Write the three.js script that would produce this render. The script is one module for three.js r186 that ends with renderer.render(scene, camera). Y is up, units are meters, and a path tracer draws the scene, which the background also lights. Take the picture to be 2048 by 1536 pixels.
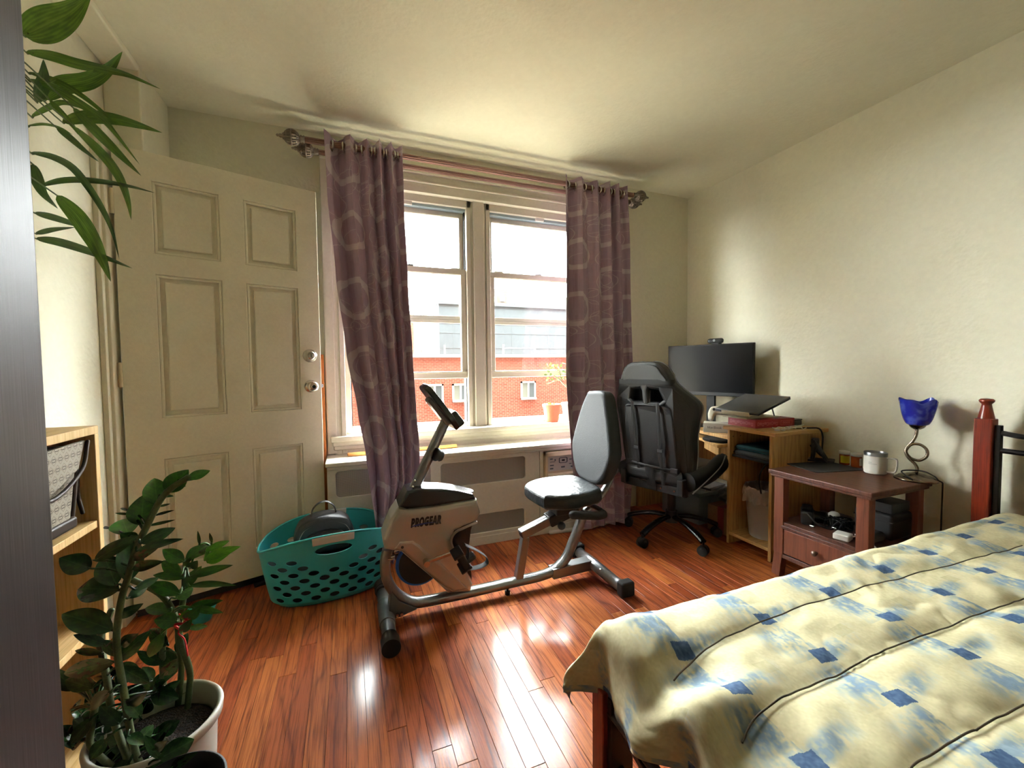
import * as THREE from 'three';
import { RoundedBoxGeometry } from 'three/addons/geometries/RoundedBoxGeometry.js';
import { mergeGeometries, mergeVertices, toCreasedNormals } from 'three/addons/utils/BufferGeometryUtils.js';
import { FontLoader } from 'three/addons/loaders/FontLoader.js';
import { TextGeometry } from 'three/addons/geometries/TextGeometry.js';

// ---------------------------------------------------------------- camera, sky, sun, exposure
const V = (x, y, z) => new THREE.Vector3(x, y, z);
const scene = new THREE.Scene();
const renderer = new THREE.WebGLRenderer({ antialias: true });
renderer.toneMapping = THREE.LinearToneMapping;
renderer.toneMappingExposure = 1.12;
renderer.shadowMap.enabled = true;

const EYE = V(0, 1.1, 0), FOCAL = 830.5;                       // focal length in pixels of a 2048 x 1536 frame
const camera = new THREE.PerspectiveCamera(2 * Math.atan(768 / FOCAL) * 180 / Math.PI, 2048 / 1536, 0.05, 400);
const YAW = 21.38 * Math.PI / 180, PITCH = 2.41 * Math.PI / 180, ROLL = -0.63 * Math.PI / 180;
const fwd = V(Math.sin(YAW) * Math.cos(PITCH), -Math.sin(PITCH), -Math.cos(YAW) * Math.cos(PITCH));
const rt0 = V(Math.cos(YAW), 0, Math.sin(YAW)), up0 = rt0.clone().cross(fwd);
const rt = rt0.clone().multiplyScalar(Math.cos(ROLL)).addScaledVector(up0, Math.sin(ROLL));
const upv = rt0.clone().multiplyScalar(-Math.sin(ROLL)).addScaledVector(up0, Math.cos(ROLL));
camera.position.copy(EYE);
camera.quaternion.setFromRotationMatrix(new THREE.Matrix4().makeBasis(rt, upv, fwd.clone().negate()));
scene.add(camera);

// hazy bright sky, one even colour; the sun stands high behind the houses across the street
scene.background = new THREE.Color().setRGB(0.94, 1.0, 0.99);
scene.backgroundIntensity = 76;
const sun = new THREE.DirectionalLight(new THREE.Color().setRGB(1.0, 0.96, 0.82), 66);
sun.position.set(1.4, 21.0, -9.2);
sun.target.position.set(0.8, 0.6, -2.5);
sun.castShadow = true; sun.shadow.mapSize.set(2048, 2048); sun.shadow.radius = 1;
Object.assign(sun.shadow.camera, { left: -8, right: 8, top: 8, bottom: -8, near: 1, far: 60 });
scene.add(sun, sun.target);

// ---------------------------------------------------------------- helpers
let seed = 12345;
const rnd = () => { seed = (seed * 1664525 + 1013904223) >>> 0; return seed / 4294967296; };
const rr = (a, b) => a + (b - a) * rnd();
const clamp = (x, a, b) => Math.min(b, Math.max(a, x)), mix = (a, b, t) => a + (b - a) * t;
const sstep = (a, b, x) => { const t = clamp((x - a) / (b - a), 0, 1); return t * t * (3 - 2 * t); };
const ray = (px, py) => rt.clone().multiplyScalar((px - 1024) / FOCAL).addScaledVector(upv, -(py - 768) / FOCAL).add(fwd);
const atX = (px, py, x) => { const d = ray(px, py); return EYE.clone().addScaledVector(d, x / d.x); };
const atY = (px, py, y) => { const d = ray(px, py); return EYE.clone().addScaledVector(d, (y - EYE.y) / d.y); };
const atZ = (px, py, z) => { const d = ray(px, py); return EYE.clone().addScaledVector(d, z / d.z); };
const toPix = (p) => { const q = p.clone().sub(EYE), w = q.dot(fwd); return [1024 + FOCAL * q.dot(rt) / w, 768 - FOCAL * q.dot(upv) / w, w]; };

const used = {};
const numbered = (n) => { const k = used[n] = (used[n] ?? -1) + 1; return k ? n + '_' + String(k).padStart(3, '0') : n; };
const rootAt = new WeakMap();
const tag = (o, label, category, group) => { Object.assign(o.userData, { label, category }); if (group) o.userData.group = group; return o; };
function thing(name, label, category, pos = V(0, 0, 0), turn = 0, group) {
  const o = new THREE.Group(); o.name = numbered(name); scene.add(o);
  o.position.copy(pos); o.rotation.y = turn; tag(o, label, category, group); rootAt.set(o, o);
  return o;
}
function plainGeo(g) {
  let h = g.index ? g.toNonIndexed() : g.clone();
  for (const k of Object.keys(h.attributes)) if (!['position', 'normal', 'uv'].includes(k)) h.deleteAttribute(k);
  if (!h.attributes.normal) h.computeVertexNormals();
  if (!h.attributes.uv) h.setAttribute('uv', new THREE.BufferAttribute(new Float32Array(h.attributes.position.count * 2), 2));
  h.clearGroups?.(); h.morphAttributes = {};
  return h;
}
// uv in metres, laid by the way each face looks
function metreUV(g, swap) {
  const p = g.attributes.position, n = g.attributes.normal, uv = new Float32Array(p.count * 2), ou = rnd() * 3, ov = rnd() * 3;
  for (let i = 0; i < p.count; i += 3) {
    let nx = 0, ny = 0, nz = 0;
    for (let k = 0; k < 3; k++) { nx += Math.abs(n.getX(i + k)); ny += Math.abs(n.getY(i + k)); nz += Math.abs(n.getZ(i + k)); }
    for (let k = 0; k < 3; k++) {
      const x = p.getX(i + k), y = p.getY(i + k), z = p.getZ(i + k);
      let a, b; if (ny >= nx && ny >= nz) { a = x; b = z; } else if (nx >= nz) { a = z; b = y; } else { a = x; b = y; }
      if (swap) [a, b] = [b, a];
      uv[(i + k) * 2] = a + ou; uv[(i + k) * 2 + 1] = b + ov;
    }
  }
  g.setAttribute('uv', new THREE.BufferAttribute(uv, 2));
  return g;
}
function join(list) { list = [].concat(list).map(plainGeo); return list.length > 1 ? mergeGeometries(list) : list[0]; }
// part(): geometry given in the thing's own coordinates. wpart(): geometry given in room coordinates.
function part(name, geos, mat, parent, o = {}) {
  const g = join(geos); if (!o.uv) metreUV(g, o.swap);
  const m = new THREE.Mesh(g, mat); m.name = name; m.castShadow = m.receiveShadow = true;
  if (o.label) m.userData.label = o.label; if (o.kind) m.userData.kind = o.kind;
  if (parent === scene) m.name = numbered(name); else rootAt.set(m, rootAt.get(parent));
  parent.add(m); return m;
}
function wpart(name, geos, mat, parent, o) {
  const r = rootAt.get(parent), g = join(geos); g.translate(-r.position.x, -r.position.y, -r.position.z);
  return part(name, g, mat, parent, o);
}
function struct(name, geos, mat, label, category, o) { const m = part(name, geos, mat, scene, o); m.name = name; m.userData.kind = 'structure'; tag(m, label, category); rootAt.set(m, m); return m; }
function copyOf(t, pos, turn, label) { const c = t.clone(); c.name = numbered(t.name.replace(/_\d{3}$/, '')); c.position.copy(pos); c.rotation.y = turn; c.userData = { ...t.userData, ...(label ? { label } : {}) }; scene.add(c); return c; }

const box = (w, h, d, x = 0, y = 0, z = 0, r = 0.003) => { const s = Math.min(w, h, d); const g = r > 0 ? new RoundedBoxGeometry(w, h, d, 2, Math.min(r, s * 0.49)) : new THREE.BoxGeometry(w, h, d); return g.translate(x, y, z); };
const span = (x0, x1, y0, y1, z0, z1, r = 0.003) => box(Math.abs(x1 - x0), Math.abs(y1 - y0), Math.abs(z1 - z0), (x0 + x1) / 2, (y0 + y1) / 2, (z0 + z1) / 2, r);
const cyl = (r0, r1, h, x = 0, y = 0, z = 0, n = 28) => new THREE.CylinderGeometry(r1, r0, h, n).translate(x, y + h / 2, z);
const ball = (r, x = 0, y = 0, z = 0, sx = 1, sy = 1, sz = 1) => new THREE.SphereGeometry(r, 24, 16).scale(sx, sy, sz).translate(x, y, z);
const lathe = (pts, n = 40, x = 0, y = 0, z = 0) => new THREE.LatheGeometry(pts.map((p) => new THREE.Vector2(p[0], p[1])), n).translate(x, y, z);
const curve = (pts, closed = false, t = 0.5) => new THREE.CatmullRomCurve3(pts, closed, 'catmullrom', t);
function tube(pts, r, seg = 48, n = 12, closed = false) {
  const c = curve(pts, closed), g = new THREE.TubeGeometry(c, seg, r, n, closed);
  if (closed) return g;
  const caps = [0, 1].map((k) => { const s = new THREE.SphereGeometry(r, n, 6); const p = c.getPoint(k); return s.translate(p.x, p.y, p.z); });
  return mergeGeometries([plainGeo(g), ...caps.map(plainGeo)]);
}
// straight bar between two points: round, or with a width (along side) and a height
function rod(a, b, r, n = 16) { const d = b.clone().sub(a), g = new THREE.CylinderGeometry(r, r, d.length(), n); g.applyQuaternion(new THREE.Quaternion().setFromUnitVectors(V(0, 1, 0), d.clone().normalize())); const m = a.clone().add(b).multiplyScalar(0.5); return g.translate(m.x, m.y, m.z); }
function bar(a, b, w, h, side = V(0, 0, 1), r = 0.003) {
  const d = b.clone().sub(a), L = d.length(); d.normalize(); const s = side.clone().addScaledVector(d, -side.dot(d)).normalize(), u = d.clone().cross(s).negate();
  const g = new RoundedBoxGeometry(L, h, w, 2, Math.min(r, Math.min(w, h) * 0.49)); g.applyMatrix4(new THREE.Matrix4().makeBasis(d, u, s));
  const m = a.clone().add(b).multiplyScalar(0.5); return g.translate(m.x, m.y, m.z);
}
// sweep an oval (half sizes rw across side, rh) along points
function ovalTube(pts, rw, rh, side = V(0, 0, 1), seg = 60, n = 16, power = 1) {
  const c = curve(pts), pos = [], idx = [];
  for (let i = 0; i <= seg; i++) {
    const t = i / seg, p = c.getPoint(t), d = c.getTangent(t), s = side.clone().addScaledVector(d, -side.dot(d)).normalize(), u = d.clone().cross(s).negate();
    for (let k = 0; k < n; k++) { const a = k / n * 2 * Math.PI, ca = Math.sign(Math.cos(a)) * Math.abs(Math.cos(a)) ** power, sa = Math.sign(Math.sin(a)) * Math.abs(Math.sin(a)) ** power; const q = p.clone().addScaledVector(s, ca * rw).addScaledVector(u, sa * rh); pos.push(q.x, q.y, q.z); }
  }
  for (let i = 0; i < seg; i++) for (let k = 0; k < n; k++) { const a = i * n + k, b = i * n + (k + 1) % n, e = a + n, f = b + n; idx.push(a, e, b, b, e, f); }
  for (const e of [0, seg]) { const c0 = pos.length / 3, p = c.getPoint(e / seg); pos.push(p.x, p.y, p.z); for (let k = 0; k < n; k++) { const a = e * n + k, b = e * n + (k + 1) % n; e ? idx.push(a, c0, b) : idx.push(a, b, c0); } }
  const g = new THREE.BufferGeometry(); g.setAttribute('position', new THREE.Float32BufferAttribute(pos, 3)); g.setIndex(idx); g.computeVertexNormals();
  return toCreasedNormals(g, 0.9);
}
const shapeOf = (pts, smooth) => { const s = new THREE.Shape(); if (smooth) { s.moveTo(pts[0][0], pts[0][1]); s.splineThru(pts.slice(1).concat([pts[0]]).map((p) => new THREE.Vector2(p[0], p[1]))); } else s.setFromPoints(pts.map((p) => new THREE.Vector2(p[0], p[1]))); return s; };
const extrude = (shape, depth, bevel = 0.003, seg = 2, curveSegments = 12) => new THREE.ExtrudeGeometry(shape, { depth: Math.max(1e-4, depth - 2 * bevel), bevelEnabled: bevel > 0, bevelSize: bevel, bevelThickness: bevel, bevelOffset: -bevel, bevelSegments: seg, curveSegments }).translate(0, 0, bevel);
const rrect = (x0, y0, x1, y1, r, T = THREE.Shape) => { const s = new T(); s.moveTo(x0 + r, y0); s.lineTo(x1 - r, y0); s.absarc(x1 - r, y0 + r, r, -Math.PI / 2, 0); s.lineTo(x1, y1 - r); s.absarc(x1 - r, y1 - r, r, 0, Math.PI / 2); s.lineTo(x0 + r, y1); s.absarc(x0 + r, y1 - r, r, Math.PI / 2, Math.PI); s.lineTo(x0, y0 + r); s.absarc(x0 + r, y0 + r, r, Math.PI, 1.5 * Math.PI); return s; };
// a surface from a function (u, v) -> Vector3, with uv from the second function
function sheet(nu, nv, f, fuv, closedU = false) {
  const pos = [], uv = [], idx = [];
  for (let j = 0; j <= nv; j++) for (let i = 0; i <= nu; i++) { const p = f(i / nu, j / nv); pos.push(p.x, p.y, p.z); const q = fuv ? fuv(i / nu, j / nv) : [i / nu, j / nv]; uv.push(q[0], q[1]); }
  for (let j = 0; j < nv; j++) for (let i = 0; i < nu; i++) { const a = j * (nu + 1) + i, b = a + 1, c = a + nu + 1, d = c + 1; idx.push(a, c, b, b, c, d); }
  const g = new THREE.BufferGeometry(); g.setAttribute('position', new THREE.Float32BufferAttribute(pos, 3)); g.setAttribute('uv', new THREE.Float32BufferAttribute(uv, 2)); g.setIndex(idx); g.computeVertexNormals();
  return g;
}

// ---------------------------------------------------------------- textures
const hash = (x, y, s) => { let h = (x * 374761393 + y * 668265263 + s * 1442695041) | 0; h = Math.imul(h ^ (h >>> 13), 1274126177); return ((h ^ (h >>> 16)) >>> 0) / 4294967296; };
function vnoise(x, y, px, py, s) {   // value noise that repeats every px, py cells
  const xi = Math.floor(x), yi = Math.floor(y), fx = x - xi, fy = y - yi, sx = fx * fx * (3 - 2 * fx), sy = fy * fy * (3 - 2 * fy), m = (a, b) => ((a % b) + b) % b;
  const h = (i, j) => hash(m(xi + i, px), m(yi + j, py), s);
  return mix(mix(h(0, 0), h(1, 0), sx), mix(h(0, 1), h(1, 1), sx), sy);
}
const fbm = (u, v, cx, cy, s, oct = 4) => { let a = 0, w = 0.5, t = 0; for (let o = 0; o < oct; o++) { a += w * vnoise(u * cx, v * cy, cx, cy, s + o); t += w; w *= 0.5; cx *= 2; cy *= 2; } return a / t; };
function tex(W, H, f, metres, srgb = true, my) {
  const d = new Uint8Array(W * H * 4);
  for (let j = 0; j < H; j++) for (let i = 0; i < W; i++) { const c = f(i / W, j / H), k = (j * W + i) * 4; if (Array.isArray(c)) { d[k] = clamp(c[0], 0, 255); d[k + 1] = clamp(c[1], 0, 255); d[k + 2] = clamp(c[2], 0, 255); } else d[k] = d[k + 1] = d[k + 2] = clamp(c * 255, 0, 255); d[k + 3] = 255; }
  const t = new THREE.DataTexture(d, W, H); t.wrapS = t.wrapT = THREE.RepeatWrapping; t.magFilter = THREE.LinearFilter; t.minFilter = THREE.LinearMipmapLinearFilter; t.generateMipmaps = true;
  if (srgb) t.colorSpace = THREE.SRGBColorSpace; t.repeat.set(1 / metres, 1 / (my ?? metres)); t.needsUpdate = true; return t;
}
function canvasTex(W, H, draw, srgb = true) { const c = document.createElement('canvas'); c.width = W; c.height = H; draw(c.getContext('2d'), W, H); const t = new THREE.CanvasTexture(c); if (srgb) t.colorSpace = THREE.SRGBColorSpace; t.wrapS = t.wrapT = THREE.RepeatWrapping; return t; }
const lerp3 = (a, b, t) => [mix(a[0], b[0], t), mix(a[1], b[1], t), mix(a[2], b[2], t)];
// oak-like grain running along v
const woodTex = (dark, light, s, size = 0.4, W = 512, cyc = 10, vein = 0.75) => tex(W, W, (u, v) => {
  const w = fbm(u, v, 3, 2, s, 3) * 2.2, ring = Math.abs(((u * cyc + w) % 1 + 1) % 1 - 0.5) * 2, fine = fbm(u, v, 96, 4, s + 9, 2), pore = Math.pow(fbm(u, v, 128, 10, s + 20, 2), 3);
  return lerp3(light, dark, clamp(vein * Math.pow(ring, 3) * 0.7 + (fine - 0.5) * 0.9 + pore * 0.9 + (fbm(u, v, 4, 3, s + 33, 3) - 0.5) * 0.7, 0, 1));
}, size, true, size * 2.5);
const grainTex = (base, amt, s, size, cells = 48) => tex(256, 256, (u, v) => { const n = (fbm(u, v, cells, cells, s, 3) - 0.5) * amt + (fbm(u, v, 4, 4, s + 7, 3) - 0.5) * amt; return [base[0] + n, base[1] + n, base[2] + n]; }, size);
const bumpTex = (s, size, cells, oct = 4) => tex(256, 256, (u, v) => fbm(u, v, cells, cells, s, oct), size, false);

const std = (o) => new THREE.MeshStandardMaterial(o), phy = (o) => new THREE.MeshPhysicalMaterial(o);
const tWall = bumpTex(3, 0.5, 40), tFine = bumpTex(5, 0.06, 24), tLeather = bumpTex(8, 0.05, 30, 2);
const M = {
  wall: std({ map: grainTex([237, 234, 210], 7, 11, 0.9), roughness: 0.75, bumpMap: tWall, bumpScale: 0.0012 }),
  ceil: std({ map: grainTex([238, 236, 213], 6, 12, 0.9), roughness: 0.8, bumpMap: tWall, bumpScale: 0.001 }),
  paint: std({ map: grainTex([236, 233, 214], 9, 13, 0.5), roughness: 0.45, bumpMap: tFine, bumpScale: 0.0002 }),
  door: std({ map: grainTex([236, 231, 208], 9, 14, 0.4), roughness: 0.5, bumpMap: tFine, bumpScale: 0.0003 }),
  sash: std({ map: grainTex([206, 200, 184], 8, 15, 0.3), roughness: 0.45 }),
  alu: std({ color: 0x9fb0b8, roughness: 0.4, metalness: 0.5 }),
  dark: std({ color: 0x0c0c0d, roughness: 0.6 }),
  glass: phy({ color: 0xffffff, roughness: 0.0, transmission: 0.994, thickness: 0, ior: 1.45 }),
  bronze: std({ color: 0x8a6a62, roughness: 0.35, metalness: 0.75 }),
  pewter: std({ color: 0x8b8078, roughness: 0.3, metalness: 0.9 }),
  chrome: std({ color: 0xc9c6c0, roughness: 0.18, metalness: 1 }),
  steel: std({ color: 0x9a9da0, roughness: 0.3, metalness: 0.85 }),
  black: std({ color: 0x101113, roughness: 0.5, bumpMap: tFine, bumpScale: 0.0002 }),
  blackGloss: std({ color: 0x16181b, roughness: 0.22 }),
  rubber: std({ color: 0x121212, roughness: 0.8 }),
  leather: std({ color: 0x0e0f11, roughness: 0.42, bumpMap: tLeather, bumpScale: 0.0006 }),
  padLeather: phy({ color: 0x303234, roughness: 0.6, specularIntensity: 0.28, bumpMap: tLeather, bumpScale: 0.0006 }),
  white: std({ color: 0xe6e4de, roughness: 0.45 }),
  teal: std({ color: 0x2c969a, roughness: 0.45 }),
};

// ---------------------------------------------------------------- the room shell
const ZW = -2.64, ZO = -2.94, XL = -0.95, XR = 2.57, CE = 2.433, ZB = 1.5;

// floor: narrow oak strips running towards the window; each strip in view is a mesh of its own
{
  const mk = (dark, light, s) => { const t = woodTex(dark, light, s, 0.23, 512, 5, 0.8); return phy({ map: t, roughness: 0.6, specularIntensity: 0.3, clearcoat: 0.4, clearcoatRoughness: 0.15, bumpMap: tFloorB, bumpScale: 0.0011 }); };
  const tFloorB = tex(512, 512, (u, v) => 0.6 * fbm(u, v, 14, 5, 71, 3) + 0.25 * fbm(u, v, 90, 12, 72, 2) + 0.15 * fbm(u, v, 60, 60, 73, 2), 0.5, false, 0.7);
  const mats = [mk([100, 44, 19], [164, 86, 44], 41), mk([92, 38, 17], [154, 77, 38], 43), mk([106, 48, 20], [172, 95, 47], 45), mk([86, 34, 15], [147, 70, 34], 47), mk([112, 53, 22], [180, 104, 52], 49)];
  const sub = struct('floor', [span(XL - 0.1, XR + 0.1, -0.2, -0.0135, ZB + 0.1, ZO, 0)], std({ color: 0x1a0c06, roughness: 0.9 }), 'glossy red-brown oak strip floor running towards the window', 'floor');
  const strip = (x0, x1, z0, z1) => {
    const c = 0.0005, y = 0, yb = -0.0125, g = 0.00045, pos = [], nor = [], uv = [], ou = rr(0, 5), ov = rr(0, 5); x0 += g; x1 -= g; z0 += g * 2; z1 -= g * 2;
    const quad = (a, b, d, e) => { const n = V(...b).sub(V(...a)).cross(V(...d).sub(V(...a))).normalize(); for (const p of [a, b, d, a, d, e]) { pos.push(...p); nor.push(n.x, n.y, n.z); uv.push(p[0] + ou, p[2] + ov); } };
    const T = [[x0 + c, y, z1 - c], [x1 - c, y, z1 - c], [x1 - c, y, z0 + c], [x0 + c, y, z0 + c]], E = [[x0, y - c, z1], [x1, y - c, z1], [x1, y - c, z0], [x0, y - c, z0]], B = E.map((p) => [p[0], yb, p[2]]);
    quad(T[0], T[1], T[2], T[3]);
    for (let k = 0; k < 4; k++) { const j = (k + 1) % 4; quad(E[k], E[j], T[j], T[k]); quad(B[k], B[j], E[j], E[k]); }
    const q = new THREE.BufferGeometry(); q.setAttribute('position', new THREE.Float32BufferAttribute(pos, 3)); q.setAttribute('normal', new THREE.Float32BufferAttribute(nor, 3)); q.setAttribute('uv', new THREE.Float32BufferAttribute(uv, 2)); return q;
  };
  const w = 0.0572, hidden = []; let count = 0;
  for (let x = XL; x < XR - 0.001; x += w) {
    let z = ZW - rr(0, 0.6);
    while (z < ZB) {
      const L = rr(0.45, 1.25), z0 = Math.max(z, ZW), z1 = Math.min(z + L, ZB); z += L; if (z1 - z0 < 0.02) continue;
      const g = strip(x, Math.min(x + w, XR), z0, z1);
      const seen = [z0, (z0 + z1) / 2, z1].some((q) => { const [a, b, d] = toPix(V(x, 0, q)); return d > 0.2 && a > 90 && a < 2040 && b < 1580; }) && count < 300;
      const bedded = x > 0.62 && z0 > -0.85;
      if (seen && !bedded) { const m = new THREE.Mesh(g, mats[Math.floor(rnd() * 5)]); m.name = 'plank'; m.receiveShadow = m.castShadow = true; sub.add(m); count++; } else hidden.push(g);
    }
  }
  const rest = new THREE.Mesh(mergeGeometries(hidden), mats[0]); rest.name = 'plank_rest'; rest.userData.kind = 'stuff'; sub.add(rest);
}
struct('ceiling', [span(XL - 0.12, XR + 0.12, CE, CE + 0.14, ZO, ZB + 0.12, 0)], M.ceil, 'plain cream plaster ceiling', 'ceiling');
struct('wall_right', [span(XR, XR + 0.12, -0.2, CE, ZO, ZB + 0.12, 0)], M.wall, 'plain cream wall behind the bed and the nightstand', 'wall');
struct('wall_left', [span(XL - 0.12, XL, -0.2, CE, ZO, ZB + 0.12, 0), span(XL, -0.82, 0, CE, ZW, -2.33, 0.008), span(XL, -0.82, atZ(290, 146, -2.33).y, CE, -2.33, ZB, 0.008)], M.wall, 'cream wall with boxed corner column and beam behind the open door', 'wall');
struct('wall_back', [span(XL - 0.12, XR + 0.12, -0.2, CE, ZB, ZB + 0.12, 0)], M.wall, 'plain cream wall at the far side of the bed', 'wall');

const WX0 = -0.035, WX1 = 1.67, WY0 = 0.70, WY1 = 2.20;          // the window opening
{
  const s = shapeOf([[XL - 0.12, -0.2], [XR + 0.12, -0.2], [XR + 0.12, CE], [XL - 0.12, CE]]), h = new THREE.Path();
  h.moveTo(WX0, WY0); h.lineTo(WX0, WY1); h.lineTo(WX1, WY1); h.lineTo(WX1, WY0); s.holes.push(h);
  struct('wall_window', [new THREE.ExtrudeGeometry(s, { depth: ZW - ZO, bevelEnabled: false }).translate(0, 0, ZO)], M.wall, 'cream wall with the wide double window', 'wall');
}
// painted wooden casing round the window, with its stool and apron
{
  const bd = (x0, x1, y0, y1, d, r = 0.006) => span(x0, x1, y0, y1, ZW, ZW + d, r);
  const c = struct('trim_1', [bd(-0.128, -0.075, 0.60, 2.335, 0.022), bd(-0.085, -0.035, 0.60, 2.25, 0.014), bd(-0.05, -0.022, 0.60, 2.25, 0.026, 0.004)], M.paint, 'cream moulded casing around the window', 'window casing');
  part('head_casing', [bd(-0.128, 1.765, 2.285, 2.335, 0.03), bd(-0.085, 1.72, 2.245, 2.29, 0.016), bd(-0.05, 1.69, 2.235, 2.25, 0.026, 0.004)], M.paint, c);
  part('side_casing', [bd(1.71, 1.765, 0.60, 2.335, 0.022), bd(1.67, 1.72, 0.60, 2.25, 0.014)], M.paint, c);
  part('jamb_lining', [span(WX0 - 0.001, WX0 + 0.012, WY0, WY1, -2.80, ZW + 0.01, 0.002), span(WX1 - 0.012, WX1 + 0.001, WY0, WY1, -2.80, ZW + 0.01, 0.002), span(WX0, WX1, WY1 - 0.02, WY1 + 0.035, -2.80, ZW + 0.012, 0.003)], M.paint, c);
  part('stool', [span(-0.11, 1.75, 0.672, 0.704, -2.93, -2.585, 0.008)], M.paint, c);
  part('apron', [span(-0.10, 1.74, 0.645, 0.674, ZW, -2.60, 0.008), span(-0.095, 1.735, 0.622, 0.648, ZW, -2.608, 0.006), span(-0.09, 1.73, 0.59, 0.624, ZW, -2.622, 0.004)], M.paint, c);
}
// two double-hung units, the lower sash of each pushed part of the way up
function sashWindow(name, x0, x1, label, capX) {
  const w = struct(name, [span(x0, x0 + 0.03, 0.70, 2.195, -2.77, -2.665, 0.004), span(x1 - 0.03, x1, 0.70, 2.195, -2.77, -2.665, 0.004), span(x0, x1, 2.135, 2.195, -2.77, -2.665, 0.004), span(x0, x1, 0.70, 0.733, -2.80, -2.685, 0.004)], M.sash, label, 'window');
  const a = x0 + 0.03, b = x1 - 0.03;
  part('track', [span(a, a + 0.006, 0.733, 2.13, -2.76, -2.70, 0), span(b - 0.006, b, 0.733, 2.13, -2.76, -2.70, 0)], M.dark, w, { label: 'dark sash channel' });
  part('head_track', [span(a, b, 2.118, 2.136, -2.75, -2.69, 0.002)], M.alu, w);
  const us = part('upper_sash', [span(a + 0.004, a + 0.034, 1.40, 2.12, -2.752, -2.73, 0.003), span(b - 0.034, b - 0.004, 1.40, 2.12, -2.752, -2.73, 0.003), span(a + 0.004, b - 0.004, 2.088, 2.12, -2.752, -2.73, 0.003), span(a + 0.004, b - 0.004, 1.392, 1.412, -2.752, -2.726, 0.003), span(a + 0.004, b - 0.004, 1.414, 1.440, -2.752, -2.732, 0.003)], M.sash, w);
  part('pane', [span(a + 0.03, b - 0.03, 1.41, 2.10, -2.743, -2.741, 0)], M.glass, us);
  const ls = part('lower_sash', [span(a + 0.002, a + 0.036, 1.03, 1.742, -2.722, -2.69, 0.004), span(b - 0.036, b - 0.002, 1.03, 1.742, -2.722, -2.69, 0.004), span(a + 0.002, b - 0.002, 1.706, 1.742, -2.724, -2.688, 0.004), span(a + 0.002, b - 0.002, 1.026, 1.064, -2.724, -2.682, 0.005), span(a + 0.002, b - 0.002, 1.062, 1.072, -2.72, -2.676, 0.003)], M.sash, w);
  part('pane', [span(a + 0.03, b - 0.03, 1.06, 1.712, -2.707, -2.705, 0)], M.glass, ls);
  for (const q of [a + 0.04, b - 0.10]) part('tilt_latch', [span(q, q + 0.06, 1.742, 1.749, -2.715, -2.692, 0.002)], M.sash, ls);
  part('sash_lock', [span((a + b) / 2 - 0.025, (a + b) / 2 + 0.025, 1.742, 1.752, -2.716, -2.69, 0.002), cyl(0.004, 0.004, 0.028, (a + b) / 2, 1.745, -2.70, 10)], M.steel, ls);
  part('vent_stop', [span(capX - 0.032, capX + 0.032, 2.114, 2.140, -2.69, -2.672, 0.004)], M.white, w);
  return w;
}
sashWindow('window_1', -0.023, 0.765, 'cream sash window beside the left curtain, lower sash raised', 0.36);
sashWindow('window_2', 0.868, 1.658, 'cream sash window beside the right curtain, lower sash raised', 1.27);
struct('trim_2', [span(0.765, 0.868, 0.70, 2.195, -2.80, -2.672, 0.003), span(0.78, 0.853, 0.704, 2.195, -2.672, -2.655, 0.006)], M.sash, 'cream mullion post between the two windows', 'window mullion');

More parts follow.
